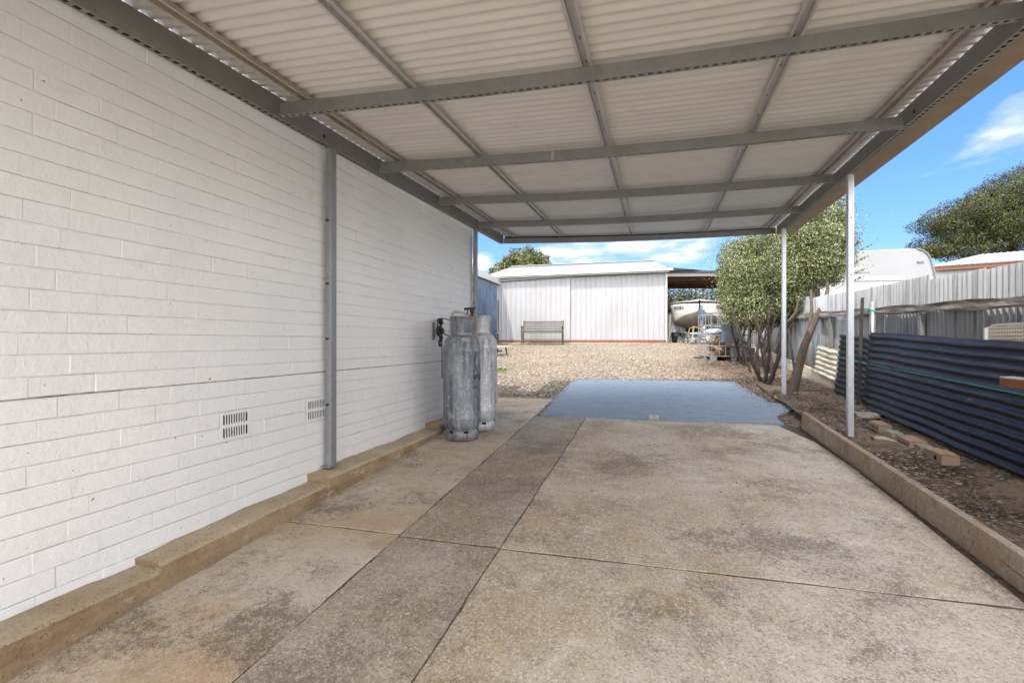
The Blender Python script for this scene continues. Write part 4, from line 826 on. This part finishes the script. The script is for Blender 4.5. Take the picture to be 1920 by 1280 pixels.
# ================================================================== IBC CAGE WITH FIREWOOD
def ibc():
    p=Vector((1.21,12.83,0)); q=Vector((2.20,13.02,0)); d=(q-p).normalized(); n=Vector((-d.y,d.x,0)); z=-.465; up=Vector((0,0,1)); W=1.0; D=1.15; Hh=1.0
    t=thing('tote_cage','galvanised cage of a bulk container on a steel pallet, half filled with firewood','cage',p+up*z)
    f=lambda a,b,h:p+d*a+n*b+up*(z+h)
    mb=MB()
    for h in (.12,.36,.62,.86,1.13):
        c=[f(0,0,h),f(W,0,h),f(W,D,h),f(0,D,h)]
        for i in range(4): mb.tube([c[i],c[(i+1)%4]],.010,6)
    for a in (0,.17,.31,.48,.66,.84,1.0):
        for b in (0,D): mb.tube([f(a,b,.12),f(a,b,1.13)],.008,6)
    for b in (.25,.5,.75,1.0):
        for a in (0,W): mb.tube([f(a,b,.12),f(a,b,1.13)],.008,6)
    mb.build('cage_frame',MT['galv'],t)
    mb=MB()
    for a in (.05,.5,.95):
        for b in (.06,D/2,D-.06): mb.obox(f(a,b,.055),d*.06,n*.06,up*.05)
    mb.obox(f(.5,D/2,.112),d*.5,n*D/2,up*.008); mb.build('pallet',MT['galv'],t)
    mb=MB(); mb.obox(f(.43,-.02,.65),d*.24,n*.004,up*.21); mb.build('name_plate',simple('blue_grey_plate',(.16,.19,.25),(.22,.25,.31),4,.5,.3,.05),t)
    mb=MB(); mb.obox(f(.7,.03,.23),d*.28,n*.004,up*.09); mb.build('lower_plate',MT['galv'],t)
    k=0
    for (a,b,h,l,an,r) in [(.3,.35,.18,.7,.3,.07),(.6,.3,.2,.6,-.4,.08),(.45,.6,.22,.8,.9,.07),(.75,.65,.2,.6,.2,.08),(.2,.7,.28,.5,1.2,.06),(.5,.2,.33,.6,.5,.05),(.25,.2,.38,.45,-.5,.05),(.7,.45,.36,.6,-.2,.07),(.35,.5,.45,.7,.1,.06),(.2,.12,.52,.3,.9,.06)]:
        pp=f(a,b,h); dd=(d*math.cos(an)+n*math.sin(an)*.6+up*.25*math.sin(an*3)).normalized(); mb=MB(); mb.tube([pp-dd*l*.4,pp,pp+dd*l*.4],[r,r*1.05,r*.9],7,rn=.12)
        where=['lying deepest at the front left','lying deep at the front right','crossing the middle of the heap','deep at the back right','standing steeply at the back left','thin, near the front wires','thin, tilted at the left wires','thick, in the upper right of the heap','on top in the middle of the heap','short, on top at the left corner'][k]
        tag(mb.build('firewood_log',MT['wood_log']),'split firewood log in the wire cage, '+where,'log','firewood logs in the cage'); k+=1
    mb=MB(); mb.blob(f(.1,.1,.70),(.2,.16,.07),2,.12); tag(mb.build('grey_bag',simple('grey_plastic',(.35,.42,.5),(.5,.55,.6),8,.4)),'crumpled light grey bag lying in the front left of the wire cage','bag')
    mb=MB(); a=on_g(1300,671); b=on_g(1333,671.5); mb.tube([a+up*.02,b+up*.02],.022,8); tag(mb.build('pipe_length',MT['black']),'short black pipe lying on the gravel left of the wire cage','pipe')
ibc()

# ================================================================== FENCE
FX=2.58
def fence():
    t=thing('fence','tall fence of weathered corrugated zinc sheets with a grey timber rail along the right side','fence',(FX,9,gz(9)))
    ytop=lambda y:.56+.034*(y-4.6)
    ys=[1.0,2.05,3.1,4.15,5.14,6.09,7.10,8.12,9.2,10.3,11.4,12.5,13.6,14.7,15.8,17,18.2,19.4]
    for i in range(len(ys)-1):
        y0,y1=ys[i]-.04,ys[i+1]; st=.022*(i%2)+random.uniform(-.012,.012)
        z0=gz(y0)-.1
        o=corr((FX+(.012 if i%2 else 0),y0,z0),(0,0,1),(0,y1-y0,0),(-1,0,0),.0762,.007,'sin',per=7,seg=1,warp=lambda p,a,b,y0=y0,st=st,z0=z0:Vector((p.x,p.y,z0 if a<.5 else ytop(p.y)-.03*b+.02+st)))
        o.build('fence_sheet',MT['fence'],t,recalc=False,smooth=True,solid=.0015)
    zr=lambda y:.285+.0305*(y-4.6)
    mb=MB(); n=60
    def fn(a,q):
        y=1+18.4*a; prof=[(0,-.04),(-.05,-.042),(-.056,-.02),(-.05,.02),(-.055,.045),(0,.046)]; x,z=prof[int(round(q*5))]; return (FX-.012+x+.004*math.sin(y*9+z*60)+random.uniform(-.002,.002),y,zr(y)+z*(1+.15*math.sin(y*5))+random.uniform(-.003,.003))
    mb.grid(fn,180,5); mb.build('rail',MT['wood_grey'],t,recalc=False)
    mb=MB()
    for y in (6.1,8.9,11.8,14.6): mb.box((FX-.055,y-.03,gz(y)-.1),(FX-.014,y+.03,zr(y)-.05))
    mb.split('fence_post',MT['galvd'],t)
    mb=MB()
    for k,(a,b) in enumerate(((6.2,8.6),(8.62,11.0),(11.02,13.6),(13.62,17))):
        mb.hexa([(FX-.07,a,gz(a)-.1),(FX-.02,a,gz(a)-.1),(FX-.02,b,gz(b)-.1),(FX-.07,b,gz(b)-.1),(FX-.07,a,gz(a)+.10),(FX-.02,a,gz(a)+.10),(FX-.02,b,gz(b)+.10),(FX-.07,b,gz(b)+.10)])
        mb.hexa([(FX-.062,a,gz(a)+.105),(FX-.02,a,gz(a)+.105),(FX-.02,b,gz(b)+.105),(FX-.062,b,gz(b)+.105),(FX-.062,a,gz(a)+.19),(FX-.02,a,gz(a)+.19),(FX-.02,b,gz(b)+.19),(FX-.062,b,gz(b)+.19)])
    mb.split('plinth_board',MT['wood_pale'],t,bevel=.004)
fence()
def fence_side():
    up=Vector((0,0,1))
    def sheet(name,mat,ya,yb,xb,xt,zb0,zb1,h,lab,cat,grp=None,start=0):
        # ridges run along Y; sheet leans from xb (foot) to xt (top)
        wv=Vector((xt-xb,0,math.sqrt(h*h-(xt-xb)**2))); nrm=Vector((-wv.z,0,wv.x))
        o=corr((xb,ya,zb0),(0,yb-ya,zb1-zb0),wv,nrm,.0762,.0105,'sin',per=8,seg=40,start=start,warp=lambda p,a,b:p+Vector((.006*math.sin(a*11+b*5)+.004*math.sin(a*23-b*9),0,.005*math.sin(a*9)+.002*math.sin(a*31))))
        return tag(o.build(name,mat,recalc=False,smooth=True,solid=.0015),lab,cat,grp)
    sheet('corrugated_sheet',MT['navy'],2.6,7.08,2.35,2.43,gz(2.6)+.135,gz(7.08)+.03,.905,'long navy corrugated sheet crossed by teal twine, the one nearer the camera','metal sheet','navy corrugated sheets along the fence')
    sheet('corrugated_sheet',MT['navy'],5.6,8.25,2.40,2.475,gz(5.6)+.035,gz(8.25)+.0,.85,'shorter navy corrugated sheet with ragged stepped end, farther along the fence','metal sheet','navy corrugated sheets along the fence',.03)
    sheet('corrugated_sheet',MT['cream'],7.9,9.45,2.46,2.50,gz(7.9)+.17,gz(9.45)+.17,.45,'short pale cream corrugated sheet leaning on the fence foot behind the leaning trunk','metal sheet')
    # perforated tray
    t=thing('perforated_panel','white perforated metal panel standing between the navy sheets and the fence','panel',(2.5,4.2,0)); y1=on_x(1851,612,2.5).y
    z1=.118; z0=-.12; mb=MB(); mb.box((2.502,2.9,z0),(2.512,y1,z1)); pm=mb; mb=MB(); mb.box((2.50,2.9,z1+.001),(2.53,y1-.05,z1+.018)); mb.box((2.485,y1+.001,z0),(2.53,y1+.022,z1-.01)); mb.build('rim',MT['white'],t)
    mb=pm; mb.cur=1; y=y1-.03
    while y>3.0:
        for k in range(7): 
            zz=z1-.022-k*.0275; mb.obox((2.5012,y,zz),(.0006,0,0),(0,.0065,.003),(0,.003,.0055))
        y-=.03
    mb.build('panel',[MT['cream'],MT['glass_dark']],t,recalc=False)
    # star pickets
    def picket(x,y,top,lean,lab,r=.022,mat=MT['black_iron']):
        mb=MB(); a=Vector((x,y,gz(y)-.05)); b=Vector((x+lean[0],y+lean[1],top))
        for an in (0,2.1,4.2): mb.bar(a+Vector((math.cos(an),math.sin(an),0))*r*.45,b+Vector((math.cos(an),math.sin(an),0))*r*.45,.006,r*1.3,(math.cos(an+1.57),math.sin(an+1.57),0))
        mb.bar(a,b,r,r,(0,1,0))
        return tag(mb.build('star_picket',mat),lab,'stake','black steel stakes by the fence')
    picket(2.30,7.05,.53,(.09,.12),'black steel stake holding the navy sheets, in front of the zinc pole')
    b=on_g(1503,728,.03); picket(b.x+.02,b.y+.3,.20,(-.01,.55),'black steel stake behind the leaning trunk, left of the farther silver post')
    # pole with teal string
    y=on_x(1636,566,2.49).y; mb=MB(); zt=on_x(1636,566,2.49).z
    mb.tube([(2.49,y,gz(y)-.05),(2.49,y,zt)],.033,14); tag(mb.build('fence_pole',MT['galv'],smooth=True),'zinc pipe pole in front of the fence with teal twine tied round its top','pole')
    mb=MB(); r=.037; pts=[(2.49+r*math.cos(a),y+r*math.sin(a),zt-.11+.02*math.sin(a*2)) for a in [i*.5 for i in range(26)]]; mb.tube(pts,.004,5)
    mb.tube([(2.45,y-.02,zt-.10),(2.42,y+.10,zt-.085),(2.40,y+.25,zt-.12),(2.38,y+.5,zt-.19),(2.36,y+.75,zt-.20)],.004,5); mb.tube([(2.45,y-.03,zt-.1),(2.42,y-.12,zt-.07),(2.41,y-.2,zt-.12),(2.42,y-.14,zt-.17),(2.45,y-.03,zt-.12)],.004,5)
    tag(mb.build('twine_knot',MT['teal']),'teal twine bow knotted round the zinc pole','twine')
    a=on_x(1545,664,2.31); b=on_x(1940,744,2.29); mb=MB(); mb.tube([a+Vector((.08,.9,.14)),a,a.lerp(b,.5)+Vector((0,0,-.006)),b,b+Vector((0,-1.2,-.05))],.0032,6); tag(mb.build('twine',MT['teal']),'taut teal twine stretched across the front of the navy corrugated sheets','twine')
    # plank end poking in from the right
    t=thing('timber_plank','reddish sawn timber plank end poking in at the right edge before the navy sheets','plank',(2.1,3.2,gz(3.2)))
    e=on_x(1874,714,2.10); s=.0335; mb=MB(); mb.hexa([e+Vector((-.03,-1.6,-s)),e+Vector((.07,-1.6,-s)),e+Vector((.07,0,-s)),e+Vector((-.0,0,-s)),e+Vector((-.03,-1.6,s-.012)),e+Vector((.07,-1.6,s-.012)),e+Vector((.07,0,s-.012)),e+Vector((-.0,0,s-.012))]); mb.build('board',MT['wood_red'],t)
    mb=MB(); mb.hexa([e+Vector((-.03,-1.6,s-.0115)),e+Vector((.07,-1.6,s-.0115)),e+Vector((.07,0,s-.0115)),e+Vector((0,0,s-.0115)),e+Vector((-.025,-1.6,s-.002)),e+Vector((.07,-1.6,s-.002)),e+Vector((.07,0,s-.002)),e+Vector((.005,0,s-.004))]); mb.build('paint_layer',MT['white'],t)
    mb=MB(); mb.box((2.08,2.0,gz(2)-.05),(2.17,2.1,e.z-s-.001)); mb.box((2.08,2.9,gz(3)-.05),(2.17,3.0,e.z-s-.001)); mb.split('trestle_leg',MT['wood_grey'],t)
    # salvaged bricks
    def br(u,v,rot,l,w_,h,mat,lab,holes=0,dx=0):
        p=on_g(u,v,.045)+Vector((dx,0,0)); t=thing('salvaged_brick',lab,'brick',(p.x,p.y,p.z-.02),'salvaged bricks under the navy sheet'); ex=Vector((math.cos(rot),math.sin(rot),0)); ey=Vector((-ex.y,ex.x,.063))
        mb=MB(); c=p+Vector((0,0,h/2-.008))+ex*l/2; 
        n_=4; mb.grid(lambda a,b:c+ex*l*(a-.5)+ey*w_*(b-.5)+Vector((0,0,h/2+random.uniform(-.004,.002))),n_,n_*2); o_=c
        mb.obox(c-Vector((0,0,.003)),ex*l/2,ey*w_/2,(0,0,h/2-.003)); mb.cur=1
        if holes:
            for k in range(holes): q=c-ex*(l/2+.0005)+ey*(w_*(-.38+.76*(k+.5)/holes)); mb.tube([q-ex*.0012,q+ex*.001],.011 if holes>1 else .02,10)
        mb.build('brick_body',[mat,MT['glass_dark']],t,bevel=.004)
    br(1645,806,0.02,.11,.23,.08,MT['brick_tan'],'farthest pierced brick under the navy sheet, next to the white tile',5,-.03)
    br(1668,818,.05,.10,.16,.055,MT['brick_tan2'],'grey mortar-covered half brick between the two pierced bricks',0,-.02)
    br(1708,838,.0,.13,.25,.085,MT['brick_tan'],'largest tan pierced brick, in the middle of the row under the navy sheet',5,-.06)
    br(1722,848,.1,.10,.10,.07,MT['brick_tan2'],'rough brown brick piece right after the large tan pierced brick',0,-.01)
    br(1742,856,-.05,.10,.10,.075,MT['brick_tan2'],'crumbling whitish brick piece, second from the near end of the row',0,-.02)
    br(1762,866,.05,.12,.17,.085,MT['brick_tan'],'nearest tan brick with one big hole, at the near end of the row',1,-.03)
    q=on_g(1616,776,.05); mb=MB(); mb.obox(q+Vector((.05,0,.005)),(.10,0,.0),(0,.07,.004),(0,0,.006)); tag(mb.build('tile_offcut',MT['white']),'white tile offcut lying on the ground at the end of the navy sheet','tile')
    mb=MB(); mb.blob(q+Vector((.02,-.12,-.01)),(.11,.09,.035),2,.2); tag(mb.build('rubble_piece',MT['brick_tan2']),'flat grey lump of rubble just in front of the white tile','rubble')
    q=on_g(1226,786); mb=MB(); mb.obox(q+Vector((0,0,.022)),(.055,0,0),(0,.045,.003),(0,0,.02)); tag(mb.build('timber_block',MT['wood_pale'],bevel=.004),'small square timber block lying on the edge of the blue paving','block')
    # curled dead bark
    mb=MB(); q=on_g(1683,832,.04); mb.grid(lambda a,b:(q.x-.16+.30*a,q.y+.10-.26*a+.05*math.cos(b*3.4),q.z+.01+.03*math.sin(b*3.1)*(1-.5*a)+.015*math.sin(a*7)),10,6); tag(mb.build('bark_strip',MT['wood_pale'],recalc=False,solid=.003,smooth=True),'curled pale strip of bark on the soil beside the nearer silver post','bark')
fence_side()

# ================================================================== SHRUBS AND TREES
def stem(mb,p,q,r0,r1,bend=.1,n=7):
    p,q=Vector(p),Vector(q); s=Vector((random.uniform(-1,1),random.uniform(-1,1),0))*bend; pts=[]; rs=[]
    for i in range(n+1):
        a=i/n; pts.append(p.lerp(q,a)+s*math.sin(a*math.pi)+Vector((random.uniform(-1,1),random.uniform(-1,1),0))*.012); rs.append(r0+(r1-r0)*a)
    mb.tube(pts,rs,7,rn=.08)
LV=['lf1','lf2','lf3','lf4','lf5']
def shrubs():
    # A: far left clipped mass, B: nearer tall one at the second post
    a=thing('shrub','large pale green small-leaved shrub with many bare stems, left of the farther silver post','shrub',(1.75,10.6,gz(10.6)),'shrubs along the fence')
    c=at(1412,522,10.9)
    blobs=[(c+Vector((-.05,.1,.05)),(.72,.95,.80)),(c+Vector((.30,.3,.25)),(.62,.85,.72)),(c+Vector((-.30,.2,.42)),(.42,.6,.48)),(c+Vector((.05,-.2,-.62)),(.70,.8,.50)),(c+Vector((-.35,.0,-.50)),(.34,.5,.36)),(c+Vector((.45,-.5,-.62)),(.42,.5,.34)),(c+Vector((.30,.1,.75)),(.60,.7,.45)),(c+Vector((.55,-.9,-.30)),(.42,.6,.62)),(c+Vector((.5,-.6,.2)),(.45,.6,.6)),(c+Vector((-.42,.1,-.05)),(.30,.5,.45))]
    leaves('foliage',blobs,125000,.0165,[MT[k] for k in LV],[4,4,1.2,2.4,.5],a,.58,.045)
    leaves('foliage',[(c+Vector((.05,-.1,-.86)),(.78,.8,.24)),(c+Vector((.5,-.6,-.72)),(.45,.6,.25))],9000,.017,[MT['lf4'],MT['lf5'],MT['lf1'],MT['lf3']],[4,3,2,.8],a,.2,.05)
    leaves('foliage',[(c+Vector((-.15,.1,.35)),(.85,1.0,1.02))],900,.016,[MT[k] for k in LV],[2,3,1,1,1.5],a,.95,.08)
    mb=MB(); z=lambda y:gz(y)-.03
    for (u,v,dx,dy,h,r) in [(1393,682,-.25,.1,1.0,.035),(1396,684,.12,.2,1.1,.03),(1410,700,-.3,.1,1.05,.022),(1412,692,.25,.1,1.0,.028),(1428,716,-.45,.3,1.3,.034),(1434,720,.05,.1,1.2,.032),(1440,722,.3,.2,1.2,.04),(1438,718,-.15,.3,1.2,.025),(1448,712,.15,.0,1.1,.028),(1424,702,.05,-.1,1.1,.022),(1444,700,-.2,.1,1.1,.026),(1405,690,.02,.3,1.1,.02),(1452,705,.05,.2,1.1,.03)]:
        g=on_g(u,v); stem(mb,(g.x,g.y,z(g.y)),(g.x+dx,g.y+dy,z(g.y)+h),r,r*.5,.1); 
        if r>.024: stem(mb,(g.x+dx*.45,g.y+dy*.4,z(g.y)+h*.45),(g.x+dx+.25,g.y+dy,z(g.y)+h*1.1),r*.55,r*.3,.05)
    mb.split('stem',MT['bark'],a)
    b=thing('shrub','tall pale green small-leaved shrub standing between the two silver posts by the fence','shrub',(2.1,8.9,gz(8.9)),'shrubs along the fence')
    c=at(1528,470,9.6)
    blobs=[(c+Vector((0,0,.1)),(.62,.75,.72)),(c+Vector((-.28,.2,.25)),(.5,.7,.6)),(c+Vector((.05,-.05,.55)),(.55,.65,.52)),(c+Vector((.05,0,-.35)),(.50,.6,.38)),(c+Vector((-.38,.0,-.35)),(.42,.6,.48)),(c+Vector((.25,.05,.0)),(.42,.55,.62)),(c+Vector((-.25,.1,.75)),(.38,.5,.42)),(c+Vector((-.5,.1,-.1)),(.35,.5,.6))]
    leaves('foliage',blobs,125000,.0160,[MT[k] for k in LV],[4,3.4,1.6,2.8,.5],b,.56,.05)
    leaves('foliage',[(c+Vector((.12,.0,.15)),(.72,.7,1.0))],900,.015,[MT[k] for k in LV],[3,3,2,1,1.5],b,.95,.10)
    # side shoots reaching right
    sh=MB()
    for (dz,l) in ((-.05,.42),(-.22,.36),(-.42,.30),(.1,.25),(-.55,.25)):
        p0=c+Vector((.50,-.1,dz-.1)); stem(sh,p0-Vector((.2,0,.08)),p0+Vector((l*.8,-.05,l*.45)),.006,.003,.01,4)
        leaves('foliage',[(p0+Vector((l*k/6*.85,-.05*k/6,l*k/6*.45)),(.035,.04,.03)) for k in range(1,7)],90,.014,[MT[k] for k in LV],[3,3,1,1,1],b,.2,.1)
    sh.split('twig',MT['bark2'],b)
    mb=MB(); g=on_g(1484,738); tp=at(1556,562,8.75); P=[Vector((g.x,g.y,z(g.y)))]; 
    for u,v,t in ((1497,690,7.75),(1508,650,7.95),(1520,620,8.15),(1532,592,8.4),(1545,568,8.7),(1552,545,9.0),(1548,500,9.3)): P.append(at(u,v,t))
    mb.tube(P,[.075,.066,.06,.052,.046,.038,.03,.02],9,rn=.06); mb.tube([at(1512,640,8.0),at(1518,612,8.3),at(1522,580,8.6),at(1520,545,9)],[.035,.032,.028,.02],7,rn=.06)
    mb.tube([at(1468,608,8.7),at(1480,600,8.8),at(1492,585,9.),at(1497,560,9.2)],[.018,.018,.016,.014],6)
    mb.build('trunk',MT['bark2'],b); 
    mb=MB(); q=on_g(1478,712,.08); mb.tube([q,q+Vector((-.03,-.05,.02))],.032,12); mb.build('cut_stub',MT['wood_pale'],b)
    # weeds/small plant beside shed corner
    s=thing('small_plant','small leggy plant at the left foot of the white shed','plant',(-5.95,18.8,-.1)); leaves('foliage',[((-5.93,18.8,.18),(.10,.12,.28)),((-5.9,18.7,-.02),(.18,.15,.1))],260,.028,[MT['lf3'],MT['lf4'],MT['lf1']],[2,2,1],s,.1); mb=MB(); stem(mb,(-5.93,18.8,-.12),(-5.9,18.8,.35),.01,.005,.03); mb.build('stem',MT['bark'],s)
    g=on_g(925,695); o=leaves('grass_tuft',[((g.x,g.y,g.z+.02),(.30,.42,.035))],1100,.03,[MT['grass']],[1],None,0,.05,asp=.2); tag(o,'small bright green grass patch on the gravel right of the cylinders','grass')
    g=on_g(1745,905,.03)
shrubs()
def far_trees():
    def tree(name,lab,blobs,n,size,mats,wts,base,r,trunkmat=MT['bark'],shell=.6):
        t=thing(name,lab,'tree',base); leaves('crown',blobs,n,size,mats,wts,t,shell,.05); mb=MB(); top=Vector(blobs[0][0]); stem(mb,base,top,r,r*.5,.2)
        for c,rr in blobs[1:6]: stem(mb,Vector(base).lerp(top,.6),Vector(c),r*.4,r*.12,.2,5)
        mb.build('trunk',trunkmat,t); return t
    LT=[MT['lt1'],MT['lt2'],MT['lt3']]
    # big clumped tree upper right
    T=30.; bl=[]
    for (u,v,r) in [(1890,395,2.3),(1930,365,2.2),(1835,410,1.7),(1800,425,1.2),(1850,375,1.3),(1885,352,1.3),(1780,448,1.1),(1745,458,.95),(1722,463,.6),(1930,440,2.2),(1860,455,1.9),(1800,468,1.3),(1920,335,1.2),(1960,330,1.6),(1815,388,.9),(1990,400,3)]:
        bl.append((at(u,v,T+random.uniform(-1,1.2)),(r,r*1.1,r*.62)))
    for k in range(60):
        u=random.uniform(1730,1960); v=max(340+ (1920-u)*.44,335)+random.uniform(-8,110); v=min(v,470); bl.append((at(u,v,T-2.0+random.uniform(-.8,.6)),(random.uniform(.5,.95),random.uniform(.5,.9),random.uniform(.26,.45))))
    bl.insert(0,(at(1900,400,T),(2.0,2.2,1.5)))
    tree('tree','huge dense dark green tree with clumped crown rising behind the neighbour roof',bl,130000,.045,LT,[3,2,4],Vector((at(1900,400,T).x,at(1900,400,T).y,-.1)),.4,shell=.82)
    # tree behind the white shed, left
    T=27.; bl=[(at(985,490,T),(1.15,1.1,.72)),(at(960,498,T),(.7,.7,.55)),(at(1012,496,T),(.6,.6,.45)),(at(940,508,T),(.62,.6,.42)),(at(928,518,T-.4),(.42,.4,.32)),(at(1030,502,T),(.35,.4,.24)),(at(985,505,T),(1.4,.9,.5))]
    tree('tree','round leafy tree with rusty tips showing above the left end of the white shed',bl,9000,.075,[MT['lg1'],MT['lf1'],MT['lg2'],MT['lt3']],[4,2,1.2,2],Vector((at(985,500,T).x,at(985,500,T).y,-.1)),.16,shell=.45)
    T=34.; tree('tree','tiny dark treetop just peeping over the middle of the white shed roof',[(at(1158,499,T),(.55,.5,.28)),(at(1172,500,T),(.4,.4,.22)),(at(1148,500,T),(.35,.4,.16))],1500,.06,LT,[3,1,3],Vector((at(1158,500,T).x,at(1158,500,T).y,-.1)),.12,shell=.3)
    # hedge seen through the lean-to
    h=thing('hedge','scraggly brown and green hedge seen behind the boat under the lean-to','hedge',(2.6,26.5,-.06)); bl=[((.3+.55*k,26.5+random.uniform(-.2,.2),1.5+random.uniform(-.1,.2)),(.6,.6,1.6)) for k in range(11)]
    leaves('foliage',bl,34000,.05,[MT['lg1'],MT['lf5'],MT['lt3'],MT['lf1'],MT['bark2']],[3,3,3,2,2],h,.3); mb=MB()
    for k in range(26): x=.3+random.random()*5.6; stem(mb,(x,26.3,-.1),(x+random.uniform(-.8,.8),26.0,2.4+random.uniform(-.6,.2)),.03,.01,.2,5)
    mb.split('stem',MT['bark2'],h)
far_trees()

# ================================================================== NEIGHBOUR: caravan, roofs, tarp
def neighbour():
    up=Vector((0,0,1)); 
    # caravan: side wall faces the yard
    T=12.6; p0=at(1758,522,T); a=TH*0+.10
    d=Vector((math.cos(a),math.sin(a),0)); n=Vector((d.y,-d.x,0))   # d to the right, n towards the camera
    o=Vector((p0.x,p0.y,0)); zt=(640-464)/F*T*1.0
    c=thing('caravan','white touring caravan parked behind the fence, rounded front corner at right','caravan',(o.x-1.8,o.y+.8,-.4))
    # outline in (s,z) : s along d, 0 = right foot
    out=[(-3.5,-.25),(-.02,-.25),(.12,.3),(.05,.9),(-.02,1.35),(-.10,1.75),(-.16,2.0),(-.22,2.13),(-.32,2.22),(-.46,2.275),(-.62,2.29),(-3.3,2.24),(-3.45,2.1),(-3.5,1.8)]
    sc=zt/2.29; W=lambda s,z,off=0:o+d*s+up*(z*sc if z>0 else z)+n*off
    mb=MB(); mb.poly_prism([W(s,z) for s,z in out],-n*2.2); mb.build('body',MT['caravan'],c,bevel=.03)
    mb=MB(); e=[W(s,z,.004) for s,z in out[1:10]]; mb.tube([x+d*.012 for x in e],.022,6); mb.build('corner_trim',MT['ink_grey'],c)
    mb=MB(); mb.obox(W(-2.1,1.09,.008),d*1.38,n*.008,up*.52*sc); pn=mb.build('side_panel',MT['caravan_white'],c,bevel=.004)
    mb=MB()
    for z,s1 in ((1.03,-1.42),(.80,-.85),(.62,-.75),(1.50,-.72)): mb.obox((W(-3.4,z,.018)+W(s1,z,.018))/2,(W(s1,z)-W(-3.4,z))/2,n*.004,up*.014)
    mb.split('groove',MT['ink_grey'],pn)
    mb=MB(); mb.obox(W(-.38,1.95,.01),d*.075,n*.012,up*.026); mb.build('marker_light',MT['ink_grey'],c,bevel=.004)
    mb=MB(); mb.obox(W(-3.0,1.2,.02),d*.35,n*.006,up*.14); mb.build('window',MT['glass_dark'],c,bevel=.01)
    text_mesh('COROMAL',.155,lambda u,v:W(-2.62,0,.006)+d*u*1.28+up*(1.80*sc+v*.62),'writing',MT['silver_print'],c,bold=.004)
    text_mesh('AUSTRALIAN MADE',.088,lambda u,v:W(-2.50,0,.006)+d*u*1.28+up*(1.695*sc+v*.62),'writing',MT['ink_grey'],c,bold=.001)
    # neighbour house with white roof and reddish fascia
    T=20.; h=thing('neighbour_house','neighbour building with pale metal roof and red-brown fascia right of the caravan','house',at(1850,520,T)-up*.8)
    q0,q1=at(1748,502,19.5),at(1990,486,16.2); dd=(q1-q0); dn=Vector((dd.y,-dd.x,0)).normalized()
    if dn.y>0: dn=-dn
    b=corr(q0+dn*.3,-dn*3.6+up*.72,dd,up,.2,.02,'rib',seg=1); b.build('roof_sheeting',MT['shed_roof'],h,recalc=False,solid=.003)
    mb=MB(); mb.bar(q0+dn*.25-up*.05,q1+dn*.25-up*.05,.03,.17); mb.build('fascia',simple('terracotta_paint',(.20,.08,.045),(.16,.065,.04),6,.6),h)
    mb=MB(); mb.hexa([q0-up*3,q1-up*3,q1-dn*5-up*3,q0-dn*5-up*3,q0-up*.1,q1-up*.1,q1-dn*5-up*.1,q0-dn*5-up*.1]); mb.build('wall',MT['white'],h)
    # tarp-covered shape
    T=9.2; mb=MB(); c0=at(1848,552,T)
    def fn(a,q):
        th=math.pi*q; x=-1.35+3.2*a; w_=.85*math.sin(math.pi*min(1,max(.03,a*1.1)))**.35 if a<.5 else .85; hz=(.63*min(1,a*2.2)**.6 if a<.9 else .63)+.02*math.sin(a*21)*math.sin(q*9)
        return c0+Vector((CT*x-ST*(.9*math.cos(th)),ST*x+CT*(-.9*math.cos(th)),-.22+hz*math.sin(th)**.6+.04*math.sin(x*6+th*3)*.5))
    mb.grid(fn,30,16); tag(mb.build('tarpaulin_cover',MT['tarp'],smooth=True,recalc=False,solid=.004),'crumpled blue-grey tarpaulin over a rounded load just behind the fence top','tarpaulin')
    mb=MB(); mb.obox(c0+Vector((.4,.1,-.9)),(.9,.25,0),(-.15,.6,0),(0,0,.55)); tag(mb.build('boxed_load',MT['wood_grey'],bevel=.03),'load hidden under the blue-grey tarpaulin behind the fence','load')
neighbour()
